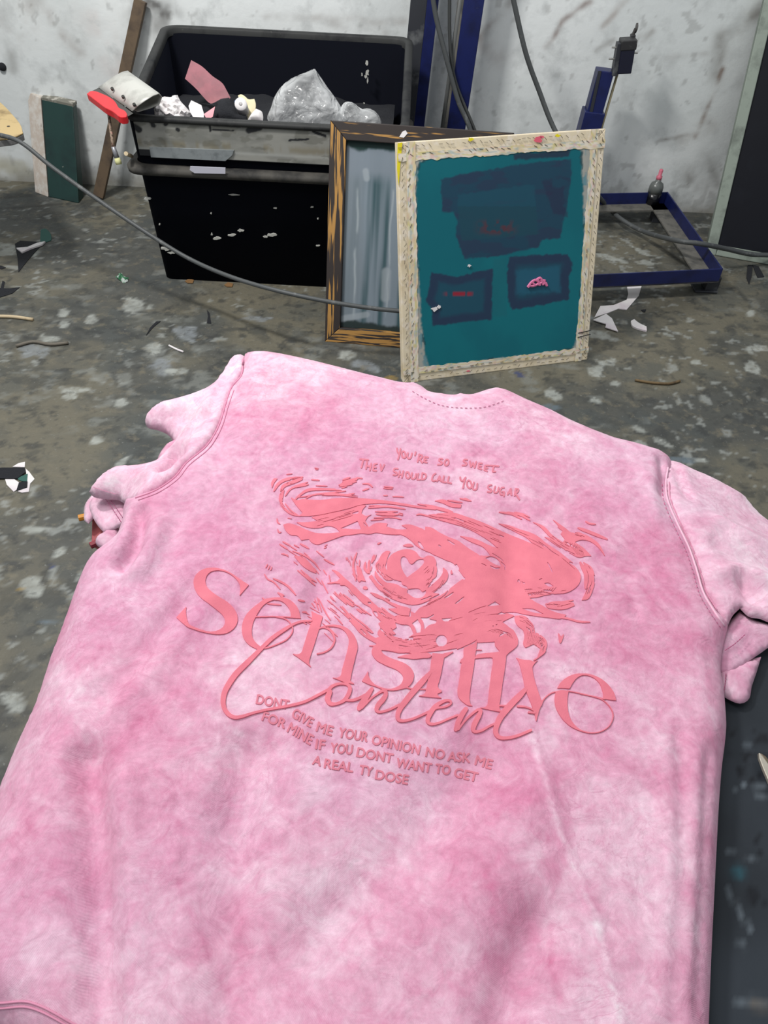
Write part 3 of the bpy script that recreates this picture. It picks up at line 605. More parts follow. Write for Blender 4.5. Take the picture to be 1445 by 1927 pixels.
cor = [PAL[0]+u*w+v*w, PAL[1]-u*w+v*w, PAL[2]-u*w-v*w, PAL[3]+u*w-v*w]
tag(panel('mesh', [q+n*.002 for q in cor], .004, 200, 240, tealcol, m_attr_gloss, t), 'teal mesh with darker taped patches')
onp = lambda x, y, o=.0035: PP(x, y, PAL[0]+NP_*o, NP_)
# pink scribble emblem on the mesh
b = MB()
for line in (((993,540),(1000,531),(1008,527),(1013,533),(1004,538),(997,538)), ((1008,528),(1016,523),(1020,530),(1012,536)), ((1017,526),(1022,534),(1025,526)), ((1025,534),(1022,527),(1028,537)), ((1000,530),(1006,536)), ((1012,526),(1016,537)), ((1020,536),(1026,532),(1029,538)), ((993,541),(997,536))):
    b.tube(crom([onp(x, y, .003) for x, y in line], 4), .0042, 6)
tag(b.build('emblem', mat('pink_ink', lin(214, 116, 158), .6), t), 'small pink ink emblem')
for i_, (x, y, r) in enumerate(((818, 582, 8), (826, 577, 5), (883, 500, 4))): blob('glue_lump', onp(x, y, .0032), u, v, r*.0015, r*.0011, NP_*.0015, m_white, t, seed=i_+50)
# tape lip of cream paper round the mesh edge
def tapecol(u, v, p):
    c = lerp3(lin(214, 196, 160), lin(226, 216, 200), sstep(.4, .6, fbm(u*14, v*14, 3)))
    a = sstep(.58, .66, fbm(u*22, v*26, 7))*.6; c = c*(1-a[:, None])+np.array(lin(140, 170, 176))*a[:, None]
    a = sstep(.64, .70, fbm(u*30, v*20, 17))*.7; c = c*(1-a[:, None])+np.array(lin(206, 196, 120))*a[:, None]
    a = sstep(.64, .70, fbm(u*30+9, v*30, 27))*.5; c = c*(1-a[:, None])+np.array(lin(214, 160, 160))*a[:, None]
    return c
W2 = .022
def strip(name, A, B, wd, out):
    A = np.asarray(A); B = np.asarray(B); L = np.linalg.norm(B-A)
    pts, f, uu, vv = sub_grid(A, B, B+out*wd, A+out*wd, int(L/.006), 8)
    jag = (fbm(uu*L*60, vv*0, int(L*1000)+3, 3)-.5)*.009*vv
    pts = pts+out[None]*jag[:, None]+NP_[None]*(.0024+.0005*fbm(uu*L*40, vv*3, 5))[:, None]
    bb = MB(); bb.add(pts, f); bb.col = tapecol(uu*L*2, vv*.2+L, pts)
    tag(bb.build(name, m_attr, t, False, recalc=False, solid=.0008), 'paint flecked cream edging tape')
strip('edging_tape', PAL[3]-v*.028, PAL[2]-v*.028, W2, -v); strip('edging_tape', PAL[0]+v*.026, PAL[1]+v*.026, W2*.9, v)
strip('edging_tape', PAL[0]+u*.024, PAL[3]+u*.024, W2*1.25, u); strip('edging_tape', PAL[1]-u*.024, PAL[2]-u*.024, W2*1.1, -u)
b = MB()
for A, B, inn_, nst in ((PAL[3], PAL[2], -v, 38), (PAL[0], PAL[3], u, 40), (PAL[1], PAL[2], -u, 40), (PAL[0], PAL[1], v, 30)):
    d_ = nrm(B-A)
    for row in (.013, .032):
        for k in range(nst):
            if random.random() < (.25 if row > .02 else .1): continue
            c = A+(B-A)*((k+.5+random.uniform(-.2, .2))/nst)+inn_*(row+random.uniform(-.003, .003)); dd = nrm(d_*.8+inn_*random.uniform(-.1, .9))
            b.beam(c-dd*.0055+NP_*.0042, c+dd*.0055+NP_*.0042, .0012, .0012, up=NP_)
tag(b.build('staples', mat('dull_staples', lin(120, 112, 98), .5, .4), t), 'rows of staples round the frame', kind='stuff')
m_yel = mat('yellow_paint', lin(226, 210, 24), .5); m_prd = mat('pinkish_red_paint', lin(222, 96, 116), .5)
b = MB(); b.prism([onp(x, y, .001) for x, y in [(748, 270), (757, 268), (753, 310), (750, 350), (747, 320)]], NP_*.001); tag(b.build('paint_smear', m_yel, t), 'yellow paint smear')
for i_, (x, y, r, m_, l_) in enumerate(((886, 262, 5, m_yel, 'yellow paint spot'), (1050, 256, 5, m_yel, 'yellow paint spot'), (1013, 262, 8, m_prd, 'pinkish red paint spot'), (1020, 258, 4, m_prd, 'pinkish red paint spot'), (881, 698, 3, m_prd, 'pinkish red paint spot'))): tag(blob('paint_spot', onp(x, y, .0008), u, v, r*.0019, r*.0011, NP_*.0006, m_, t, seed=i_+70), l_)
for a_, c_ in (((1088, 627), (1111, 622)), ((1087, 635), (1111, 629))): b = MB(); b.beam(onp(*a_, .003), onp(*c_, .003), .0022, .002, up=NP_); b.build('black_thread', m_blackcloth, t)

# ================================================================== STEEL, CABLES, RIGHT SIDE
def strip_post(name, t, a0, a1, y, w, mats_):
    pass
rk = thing('steel_rack', 'pair of tall blue steel uprights standing by the wall behind the frames', 'rack', tuple(np.array((.12, 3.33, 0))))
def vert(xpx, ypx, Y): q = PY(xpx, ypx, Y); return q
for (xt, xb), wn, wc, cm in (((814, 788), .045, .062, m_navyworn), ((891, 858), .078, .022, m_dusty)):
    a = PY(xt, 0, 3.33); base = PY(xb, 235, 3.33); d = nrm(a-base); bot = base-d*(base[2]/d[2]); top = base+d*((1.25-base[2])/d[2])
    b = MB(); b.beam(bot, top, wn, .05, up=(0, 1, 0)); b.build('upright', m_navy, rk, bevel=.003)
    s_ = np.array((-(wn+wc)*.5+.002, -.006, 0)); b = MB(); b.beam(bot+s_, top+s_, wc, .04, up=(0, 1, 0)); tag(b.build('side_channel', cm, rk, bevel=.002), 'worn grey steel side channel')
a = PY(866, 0, 3.31); c = PY(833, 238, 3.31); d = nrm(c-a); MB().tube([a-d*.4, c-d*(-(c[2])/(-d[2]))*0+d*(c[2]/-d[2])], .009, 8).build('brace_rod', mat('grey_rod', lin(92, 94, 94), .5), rk, True)
MB().beam((-.02, 3.36, .05), (.26, 3.36, .05), .04, .04).build('cross_bar', m_navy, rk)
cn = [PY(187/4.25+740, 0, WY(.0)-.012), PY(768, 170, WY(0)-.012), PY(769, 230, WY(0)-.012)]; cn = [cn[0]+(cn[0]-cn[1])*.6]+cn+[np.array((cn[2][0]-.005, cn[2][1], 0.02))]
tag(MB().tube(crom(cn, 5), .006, 8).build('conduit', mat('off_white_conduit', lin(206, 204, 196), .6), None, True), 'thin off white conduit running up the wall behind the bin corner', 'conduit')
def cable(name, label, pts, r, m, cat='cable', group=None):
    tag(MB().tube(crom(pts, 8), r, 10).build(name, m, None, True), label, cat, group)
c1 = [PY(812, -20, 3.27), PY(822, 40, 3.27), PY(843, 122, 3.26), PY(862, 190, 3.25), PY(885, 245, 3.23)]; c1 += [c1[-1]+np.array((.04, -.02, -.12)), np.array((c1[-1][0]+.06, 3.18, .012))]
cable('hanging_cable', 'grey cable hanging across in front of the two blue uprights', c1, .0095, m_cable, group='cables by the blue uprights')
c2 = [PY(846, -20, 3.295), PY(846, 60, 3.295), PY(850, 120, 3.29), PY(862, 170, 3.285), PY(893, 245, 3.27)]; c2 += [np.array((c2[-1][0]+.09, 3.26, .2)), np.array((c2[-1][0]+.12, 3.25, .012))]
cable('hanging_cable', 'darker thin cable hanging between the two blue uprights', c2, .007, m_cabledark, group='cables by the blue uprights')
Y4 = 3.2
c3 = [PY(960, -25, Y4), PY(966, 0, Y4), PY(989, 99, Y4), PY(1014, 170, Y4), PY(1043, 243, Y4-.03), PY(1090, 325, Y4-.1), P(1140, 385, .06), P(1168, 412, .05), P(1212, 436, .05), P(1270, 452, .135), P(1320, 459, .145), P(1365, 468, .10), P(1410, 478, .06), P(1445, 480, .05), P(1520, 482, .03)]
cable('long_cable', 'long grey cable hanging down the wall and trailing over the blue base to the right', c3, .0095, m_cable)
c4 = [PY(-20, 250, 2.55), PY(36, 266, 2.52), PY(100, 316, 2.49), PY(180, 373, 2.45), PY(285, 444, 2.38), PY(360, 489, 2.33), PY(440, 523, 2.24), PY(530, 549, 2.16), PY(620, 568, 2.14), PY(700, 580, 2.135), PY(760, 586, 2.13)]
cable('grey_hose', 'grey hose slung from the stool across the bin to the frames', c4, .0072, m_cable, 'hose')
# blue base stand
bs_ = thing('steel_stand', 'blue steel stand with angle iron base and telescopic post by the wall', 'stand', tuple(P(1240, 450, 0)))
zt2, zb2 = .115, .06
A, B_, D, E_ = P(1060, 365, zt2), P(1257, 361, zt2), P(1361, 506, zt2), P(1040, 521, zt2)
def angle(a, b, inward, nm):
    a = np.asarray(a); b = np.asarray(b); d = nrm(b-a); inn = nrm(inward)
    m = MB(); m.hexa([a+np.array((0, 0, zb2-zt2)), b+np.array((0, 0, zb2-zt2)), b+inn*.006+np.array((0, 0, zb2-zt2)), a+inn*.006+np.array((0, 0, zb2-zt2)), a, b, b+inn*.006, a+inn*.006])
    o = m.build(nm, m_navy, bs_, bevel=.001)
    m = MB(); zz = np.array((0, 0, zb2-zt2)); i2 = inn*.075
    m.hexa([a+zz, b+zz, b+zz+i2, a+zz+i2, a+zz+np.array((0, 0, .006)), b+zz+np.array((0, 0, .006)), b+zz+i2+np.array((0, 0, .006)), a+zz+i2+np.array((0, 0, .006))])
    m.build('flange', m_dusty, o)
angle(A, B_, (0, -1, 0), 'base_rail'); angle(B_, D, (-1, -.05, 0), 'base_rail'); angle(D, E_, (0, 1, 0), 'base_rail')
m = MB(); fc = P(1330, 556, 0); m.box(fc+np.array((.0, .05, .006)), (.09, .07, .008)); m.box(fc+np.array((.02, .05, .035)), (.05, .05, .055)); m.build('foot', m_navyworn, bs_, bevel=.002)
m = MB(); fc2 = B_+np.array((-.03, -.04, 0)); m.box((fc2[0], fc2[1], .03), (.05, .05, .06)); m.build('foot', m_navyworn, bs_, bevel=.002)
m = MB(); fc3 = A+np.array((.03, -.04, 0)); m.box((fc3[0], fc3[1], .03), (.05, .05, .06)); m.build('foot', m_navyworn, bs_, bevel=.002)
YP = 3.30
def pz(xp, yp): return PY(xp, yp, YP)
z4 = lambda a, b: (1080+a*.1298, 20+b*.1298)
p_top = pz(*z4(450, 850)); p_mid = pz(*z4(330, 1420)); p_low = pz(1108, 240)
pb = p_low.copy(); pb[2] = .066; pb[0] = p_low[0]+(p_low[0]-p_top[0])/(p_low[2]-p_top[2])*(.066-p_low[2])
def lerpz(z): t_ = (z-p_low[2])/(p_top[2]-p_low[2]); return p_low+(p_top-p_low)*t_
zm = p_mid[2]
m = MB(); m.beam(lerpz(.066), lerpz(zm-.005), .082, .08, up=(0, 1, 0)); m.build('outer_post', m_navy, bs_, bevel=.003)
m = MB(); m.beam(lerpz(zm-.1), lerpz(p_top[2]), .064, .062, up=(0, 1, 0)); m.build('inner_post', m_navy, bs_, bevel=.003)
m = MB(); m.beam(lerpz(p_top[2])+np.array((-.026, -.0325, -.2)), lerpz(p_top[2])+np.array((-.026, -.0325, .001)), .012, .003, up=(0, 1, 0)); m.build('worn_edge', m_navyworn, bs_)
h0, h1 = pz(*z4(560, 900)), pz(*z4(640, 430))
m = MB(); m.beam(h0+np.array((.0, -.03, 0)), h1+np.array((0, -.03, 0)), .02, .04, up=(0, 1, 0)); m.build('slide_plate', m_navyworn, bs_, bevel=.002)
g0_, g1_ = pz(*z4(690, 860)), pz(*z4(745, 510))
m = MB(); m.beam(g0_+np.array((.0, -.03, 0)), g1_+np.array((0, -.03, 0)), .052, .055, up=(0, 1, 0)); m.build('slide_box', mat('near_black_navy', lin(18, 20, 40), .45), bs_, bevel=.003)
k0, k1 = pz(*z4(735, 520)), pz(*z4(755, 375))
m = MB(); m.beam(k0+np.array((.003, -.03, 0)), k1+np.array((.003, -.03, 0)), .058, .06, up=(0, 1, 0)); m.beam(pz(*z4(845, 460)), pz(*z4(855, 340)), .016, .03, up=(0, 1, 0)); m.build('clamp_head', mat('dark_steel', lin(40, 40, 42), .5, noise=(30, lin(90, 90, 88), .6, .7)), bs_, bevel=.003)
m = MB(); m.cyl(pz(*z4(855, 350)), pz(*z4(895, 260)), .006); kc = pz(*z4(905, 250)); m.lathe(kc+np.array((-.004, 0, 0)), [(.004, 0), (.016, 0), (.017, .006), (.008, .009)], 16, (1, -.15, 0)); m.build('knob', mat('dark_knob', lin(58, 56, 54), .5), bs_)
for q, r_ in (((530, 670), .012), ((575, 505), .012), ((840, 580), .008)):
    c = pz(*z4(*q)); m = MB(); m.cyl(c+np.array((-r_, -.03, 0)), c+np.array((r_*2, -.03, 0)), .0035, n=8); m.build('bolt', m_steel, bs_)
ra, rb = pz(*z4(640, 880)), pz(*z4(405, 1680)); rd = nrm(rb-ra); rend = rb+rd*((rb[2]-.12)/-rd[2]); m = MB(); m.tube([ra, rb, rend], .0052, 8); tag(m.build('guide_rod', mat('brassy_rod', lin(176, 164, 130), .45, .3), bs_, True), 'pale brassy guide rod')
# bottle on the back rail
bo = P(1226, 383, zb2+.006)
bt = thing('small_bottle', 'small dark bottle with pink cap on the blue stand base', 'bottle', tuple(bo))
MB().lathe(bo, [(.026, 0), (.030, .004), (.031, .05)], 20).build('dark_ink', mat('dark_ink', lin(14, 15, 20), .25), bt, True)
MB().lathe(bo, [(.031, .05), (.031, .075), (.026, .09), (.013, .098), (.012, .108)], 20).build('clear_body', mat('murky_plastic', lin(96, 100, 98), .25), bt, True)
MB().lathe(bo, [(.012, .106), (.013, .120), (.008, .124), (.0085, .146), (.006, .150)], 16).build('cap', mat('pink_cap', lin(204, 108, 128), .5), bt, True)
# green framed board leaning at right
bl = P(1327, 478, 0); n1 = P(1445, 499, 0); u_ = nrm(n1-bl); u_ = nrm((1, -.14, 0)); u_ = nrm(n1-bl)
tl = PY(1452, -60, WY(1.4)-.03); vv_ = nrm(tl-bl); n_ = nrm(np.cross(u_, vv_)); n_ = n_ if n_@(O-bl) > 0 else -n_
fb = thing('framed_panel', 'big green framed dark panel leaning on the wall at right', 'panel', tuple(bl+u_*.3))
m_gg = mat('grey_green_frame', lin(132, 142, 132), .6, noise=[(14, lin(104, 112, 104), .48, .66), (60, lin(60, 64, 60), .66, .76)])
H_, W_, w_ = 1.25, .62, .042
def rail(a, b, name='rail'):
    m = MB(); ax = nrm(np.asarray(b)-a); sd = nrm(np.cross(ax, n_)); c = (np.asarray(a)+b)/2-n_*.03; m.box(c, (np.linalg.norm(b-a), w_, .06), (ax, sd, n_)); m.build(name, m_gg, fb, bevel=.003)
up_ = vv_; nrm2 = nrm(np.cross(n_, u_)); up_ = nrm2 if nrm2[2] > 0 else -nrm2
shear = vv_
L0, L1 = bl+shear*.0+u_*w_*.5, bl+shear*H_+u_*w_*.5
rail(L0, L1); rail(L0+u_*W_, L1+u_*W_); rail(bl+u_*w_+up_*w_*.55+n_*.002, bl+u_*(W_)+up_*w_*.55+n_*.002); rail(L1+u_*w_*.5, L1+u_*(W_-w_*.5))
m = MB(); q = [bl+u_*w_*.9+up_*.04-n_*.012, bl+u_*W_+up_*.04-n_*.012, bl+u_*W_+shear*(H_-.02)-n_*.012, bl+u_*w_*.9+shear*(H_-.02)-n_*.012]; m.prism(q, -n_*.012); m.build('dark_sheet', mat('dark_navy_sheet', lin(11, 13, 22), .5, spec=.2, noise=[(6, lin(18, 21, 30), .5, .7), (80, lin(60, 64, 74), .74, .82)]), fb)

# ================================================================== THINGS ON THE FLOOR
def scrap(name, px, m, label, cat, th=.002, z=.0005, group=None, curl=0, sm=False):
    px = smooth(px, True, 4) if sm else px
    b = MB(); pts = [P(x, y, z) for x, y in px]
    if curl:
        c = np.mean(pts, 0); pts = [q+np.array((0, 0, curl*abs(math.sin(3*i)))) for i, q in enumerate(pts)]
    b.prism(pts, (0, 0, th)); return tag(b.build(name, m, None), label, cat, group)
m_green = mat('teal_green_cloth', lin(48, 92, 84), .8)
zb = lambda L: [(a*.3322, 360+b*.3322) for a, b in L]
scrap('fabric_scrap', zb([(85,300),(115,282),(240,290),(225,318),(160,390),(105,460),(100,380)]), m_blackcloth, 'black triangular fabric scrap on the floor at left under a white strip', 'fabric scrap')
scrap('white_strip', zb([(95,328),(160,322),(210,300),(258,290),(240,308),(180,328),(125,352)]), m_white, 'curled white strip lying on the black triangular scrap', 'paper strip', th=.006, z=.003)
scrap('fabric_scrap', zb([(228,292),(232,220),(255,214),(282,235),(292,265),(290,280),(260,290)]), m_green, 'small teal green fabric scrap on the floor at left', 'fabric scrap', sm=True)
scrap('fabric_scrap', zb([(-30,560),(5,550),(15,508),(28,515),(20,552),(60,552),(112,546),(70,580),(0,602),(-30,600)]), m_blackcloth, 'black forked fabric scrap at the left edge of the floor', 'fabric scrap')
scrap('fabric_scrap', zb([(-20,432),(5,422),(34,434),(10,442)]), m_blackcloth, 'tiny black sliver at the left edge above the forked scrap', 'fabric scrap', sm=False)
scrap('thin_sliver', zb([(828,818),(850,775),(885,740),(910,738),(870,770)]), m_blackcloth, 'thin black sliver on bare floor left of the grey paint spot', 'sliver')
scrap('thin_sliver', zb([(1172,748),(1178,710),(1172,672),(1186,690),(1196,750)]), m_blackcloth, 'thin black pointed sliver right of the grey paint spot below the bin', 'sliver')
stick = lambda pts, r, m, label, nm='twig', cat='stick': tag(MB().tube(crom([P(x, y, r+.0005) for x, y in pts], 4), r, 7).build(nm, m, None, True), label, cat)
m_twig = mat('brown_twig', lin(112, 92, 62), .7, noise=(30, lin(80, 64, 44), .5, .7))
stick([(1195, 715), (1225, 720), (1258, 722), (1279, 717)], .0045, m_twig, 'thin brown twig on the floor at right')
stick([(-6, 595), (25, 596), (62, 601)], .006, m_pale, 'pale brown stick at the left edge of the floor')
stick([(30, 651), (62, 643), (95, 648), (128, 645)], .0055, mat('grey_stick', lin(104, 98, 88), .7), 'grey brown stick above the round grey paint spot at left')
stick([(318, 650), (332, 657), (345, 662)], .0035, m_white, 'tiny white stick on the floor below the bin', 'paper_stick')
b = pillow(MB(), zb([(655,485),(690,462),(700,480),(728,488),(725,510),(700,522),(680,505)]), P(231, 524, .006), (0, -.3, .95), .006, amp=.006, freq=5, step=2.5, facet=.01)
tag(b.build('foil_wrapper', mat('green_foil', lin(60, 120, 84), .3, noise=(60, lin(210, 220, 214), .5, .56)), None, False, recalc=False), 'small crumpled green and silver wrapper left of the bin', 'wrapper')
z8 = lambda L: [(1000+a*.308, 500+b*.308) for a, b in L]
scrap('paper_strip', z8([(580,115),(675,115),(655,185),(580,272),(530,265),(470,290),(385,318),(375,335),(420,250),(500,245),(580,212),(590,175)]), m_white, 'white folded paper strip on the floor under the blue base', 'paper strip', th=.003)
scrap('paper_strip', z8([(375,335),(455,298),(490,325),(528,405),(450,380),(455,360)]), m_white, 'white torn end lying below the folded paper strip', 'paper strip', th=.003, z=.004)
scrap('paper_scrap', z8([(605,345),(625,335),(650,355),(700,380),(702,405),(660,395),(610,370)]), m_white, 'small white curled paper right of the folded strip', 'paper', th=.006, sm=True)
scrap('ribbon', z8([(1320,0),(1350,0),(1345,60),(1328,115),(1312,75)]), m_blackcloth, 'black ribbon tail hanging under the green framed panel', 'ribbon', th=.003)
scrap('ribbon', z8([(1350,0),(1385,5),(1420,70),(1380,75)]), m_blackcloth, 'short black ribbon end right of the longer ribbon tail', 'ribbon', th=.003)
scrap('thin_sliver', z8([(670,272),(700,268),(695,285),(680,284)]), m_blackcloth, 'tiny black chip between the paper strip and the white curl', 'chip')
z9 = lambda L: [(a*.218, 780+b*.218) for a, b in L]
scrap('fabric_scrap', z9([(-60,475),(20,462),(215,462),(222,500),(150,555),(0,555),(-60,565)]), m_blackcloth, 'black fabric scrap at left beside the pink shirt lying on white bits', 'fabric scrap', z=.004)
scrap('paper_scrap', z9([(45,560),(110,552),(165,590),(150,650),(120,670),(60,610)]), m_white, 'white rounded paper bit under the black scrap at left', 'paper')
scrap('fabric_scrap', z9([(150,555),(190,535),(240,515),(235,580),(200,580),(165,570)]), m_green, 'teal green scrap tip under the black scrap at left', 'fabric scrap', z=.002)
scrap('paper_scrap', z9([(110,455),(160,425),(218,412),(215,458)]), m_white, 'white paper tip above the black scrap at left', 'paper')
scrap('paper_scrap', z9([(222,470),(255,500),(300,560),(262,600),(250,670),(190,678),(145,662),(210,640),(238,580)]), m_white, 'white torn paper edge right of the black scrap at left', 'paper', z=.0004)
scrap('fabric_scrap', z9([(142,662),(165,590),(238,580),(235,630)]), m_blackcloth, 'black triangle peeking out below the teal scrap at left', 'fabric scrap', z=.003)
for x, y, l in ((357, 529, 'brown leaf bit on the floor along the bin bottom, left'), (431, 536, 'brown leaf bit on the floor along the bin bottom, right')):
    scrap('leaf_bit', [(x-9, y+1), (x-2, y-4), (x+8, y-1), (x+6, y+5), (x-4, y+5)], mat('brown_leaf', lin(124, 92, 56), .8), l, 'leaf', curl=.004)
b = MB(); c = PY(4, 126, WY(-1.7)-.004); b.lathe(c, [(.001, .012), (.012, .010), (.016, 0), (.016, -.004)], 14, (0, -1, 0)); tag(b.build('wall_plug', m_blackcloth, None, True), 'black plug in the wall at the left edge', 'plug')
# ================================================================== DARK TABLE, PLATEN
ZT, ZTAB = .80, .755
tf = P(1445, 1095, ZTAB)[1]
tb = thing('work_table', 'dark slate work table under the pink shirt at right', 'table', (.3, .1, 0))
TX0, TX1, TY0, TY1 = -.15, .85, -.75, tf
def tabcol(u, v, p):
    q = project(p); c = lerp3(lin(35, 40, 46), lin(47, 53, 60), sstep(.35, .65, fbm(u*7, v*9, 3)))
    def st(line, w, col, a_):
        nonlocal c
        a = np.exp(-(segdist(q+4*(np.stack([fbm(u*70, v*70, 1), fbm(u*70, v*70, 5)], 1)-.5), line)/w)**2)*a_; c = c*(1-a[:, None])+np.array(col)*a[:, None]
    ink = lin(16, 18, 24); ch = lin(104, 114, 122)
    for l, w in (([(1366, 1416), (1390, 1416), (1420, 1422), (1445, 1424)], 2), ([(1366, 1370), (1374, 1388), (1383, 1372)], 2), ([(1422, 1398), (1432, 1388), (1441, 1396)], 6), ([(1420, 1378), (1440, 1384)], 2.5), ([(1395, 1420), (1404, 1432), (1402, 1442)], 3), ([(1384, 1444), (1402, 1452), (1392, 1458)], 3.5), ([(1412, 1468), (1428, 1460)], 3.5),
                 ([(1432, 1565), (1422, 1580), (1424, 1600), (1436, 1610)], 2), ([(1385, 1680), (1386, 1700), (1398, 1704), (1404, 1690), (1396, 1680), (1385, 1684)], 2.5), ([(1408, 1684), (1410, 1700), (1422, 1700), (1424, 1686), (1410, 1684)], 2.5), ([(1432, 1690), (1434, 1704), (1445, 1700)], 2.5), ([(1402, 1676), (1424, 1672)], 2), ([(1386, 1668), (1387, 1668)], 2.5)): st(l, w, ink, .85)
    for l, w, k in (([(1420, 1482), (1440, 1480)], 5, .6), ([(1425, 1496), (1438, 1500)], 6, .5), ([(1383, 1480), (1386, 1488)], 2, .8), ([(1396, 1474), (1399, 1478)], 2, .8), ([(1370, 1675), (1390, 1715), (1412, 1750)], 4, .55), ([(1366, 1600), (1440, 1624)], 2.5, .4), ([(1390, 1770), (1402, 1782)], 4, .6), ([(1384, 1882), (1400, 1884)], 5, .7), ([(1412, 1884), (1436, 1890)], 9, .45), ([(1404, 1402), (1408, 1402)], 6, .35)): st(l, w, ch, k)
    st([(1385, 1640), (1392, 1644)], 10, lin(40, 92, 104), .6); st([(1418, 1890), (1440, 1896)], 8, lin(110, 92, 70), .4)
    return c
tag(panel('table_top', [np.array((TX0, TY0, ZTAB)), np.array((TX1, TY0, ZTAB)), np.array((TX1, TY1, ZTAB)), np.array((TX0, TY1, ZTAB))], .03, 220, 260, tabcol, mat('slate_rubber_top', (1, 1, 1), .6, attr=True, spec=.25, bump=.04, bscale=90), tb), 'dark slate top with scribbles')
for lx in (TX0+.12, TX1-.05):
    for ly in (TY0+.05, TY1-.22):
        MB().beam((lx, ly, 0), (lx, ly, ZTAB-.03), .05, .05, up=(0, 1, 0)).build('leg', m_navyworn, tb)
ang = math.radians(-12); ca, sa = math.cos(ang), math.sin(ang)
b = MB(); b.prism([(0.035+a*ca-b_*sa, .40+a*sa+b_*ca, ZTAB+.001) for a, b_ in smooth([(-.19, -.42), (.19, -.42), (.19, .36), (-.19, .36)], True, 2)], (0, 0, .022)); b.build('platen', m_black, tb)
# scissors
sc_ = thing('scissors', 'scissors with open steel blade tip at the right edge of the slate table', 'scissors', tuple(P(1460, 1500, ZTAB)))
m_blade = mat('scissor_steel', lin(196, 190, 176), .3, metal=.6)
z5 = lambda a, b: (1280+a*.1972, 1180+b*.1972)
b = MB(); b.prism([P(*z5(*q), ZTAB+.006) for q in ((733, 1215), (750, 1222), (1000, 1560), (1200, 1900), (1100, 1940), (840, 1520), (775, 1370), (738, 1270))], (0, 0, .004)); b.build('blade', m_blade, sc_, bevel=.0008)
b = MB(); b.prism([P(*z5(*q), ZTAB+.0015) for q in ((745, 1215), (800, 1250), (1050, 1540), (1230, 1880), (1160, 1900), (960, 1560))], (0, 0, .004)); tag(b.build('blade', mat('shaded_steel', lin(110, 100, 84), .4, metal=.5), sc_, bevel=.0008), 'darker lower blade')
e1 = P(*z5(1160, 1900), ZTAB+.008)
for dx, dy in ((.03, -.06), (.06, -.035)):
    c = e1+np.array((dx, dy, .002)); b = MB(); b.tube([c+np.array((.022*math.cos(a), .03*math.sin(a), 0)) for a in np.linspace(0, 2*math.pi, 24)], .005, 8, False); b.tube([e1+np.array((0, 0, 0)), c+np.array((-.015, .02, 0))], .005, 8); b.build('handle', m_blackcloth, sc_, True)
b = MB(); b.cyl(e1+np.array((-.004, .02, -.004)), e1+np.array((-.004, .02, .004)), .005); b.build('pivot', m_steel, sc_)

# ================================================================== PINK SHIRT
shirt = thing('tshirt', 'tie dyed pink t-shirt with a raised coral print laid out on the table', 'shirt', (0, .4, ZT))
LIFT = .0
BODY = [  # px, py, drop at that edge, width of the roll-over
 (460,671,.030,.06),(500,672,.034,.06),(540,679,.036,.06),(600,691,.036,.06),(660,707,.036,.06),(720,722,.036,.06),(760,731,.036,.06),(785,733,.036,.06),(800,740,.034,.05),(812,748,.032,.05),
 (830,751,.032,.05),(848,752,.030,.05),(865,748,.030,.05),(874,753,.032,.05),(890,750,.032,.05),(905,745,.032,.05),(925,742,.034,.05),(945,745,.034,.05),(970,755,.036,.06),(1000,768,.036,.06),(1040,785,.036,.06),(1085,808,.036,.06),(1130,827,.036,.06),(1175,840,.034,.06),(1215,850,.030,.05),(1250,861,.026,.05),
 (1262,872,.024,.04),(1259,885,.018,.03),(1253,910,.016,.03),(1256,940,.014,.03),(1275,985,.012,.03),(1298,1030,.012,.03),(1312,1070,.012,.03),(1325,1115,.013,.03),(1346,1150,.015,.03),(1369,1182,.018,.03),
 (1366,1195,.022,.035),(1359,1225,.024,.035),(1355,1262,.024,.035),(1360,1300,.028,.035),(1363,1340,.032,.035),(1364,1378,.035,.035),(1361,1410,.036,.035),(1357,1440,.036,.035),(1351,1510,.036,.035),(1346,1600,.036,.035),(1341,1700,.036,.035),(1336,1800,.036,.035),(1331,1927,.036,.035),(1326,2080,.036,.035),
 (1000,2140,.02,.03),(600,2150,.03,.03),(350,2150,.05,.03),(200,2120,.07,.04),(80,2060,.09,.05),(0,2000,.10,.05),(-70,1980,.11,.05),(-140,1990,.11,.06),(-115,1850,.11,.09),(-60,1680,.11,.10),(0,1520,.10,.10),(31,1441,.095,.09),(75,1342,.09,.08),(87,1300,.085,.07),(125,1199,.08,.06),(135,1166,.075,.055),(148,1129,.07,.05),(161,1096,.065,.05),(174,1075,.06,.05),(192,1057,.056,.05),(216,1031,.05,.05),(224,1010,.045,.045),(231,985,.04,.04),(233,960,.032,.04),(240,946,.026,.035),
 (251,940,.020,.03),(292,924,.015,.03),(327,900,.013,.03),(349,872,.012,.03),(382,845,.012,.03),(401,821,.012,.03),(414,792,.013,.03),(423,761,.016,.035),(435,731,.020,.04),(454,706,.024,.05)]
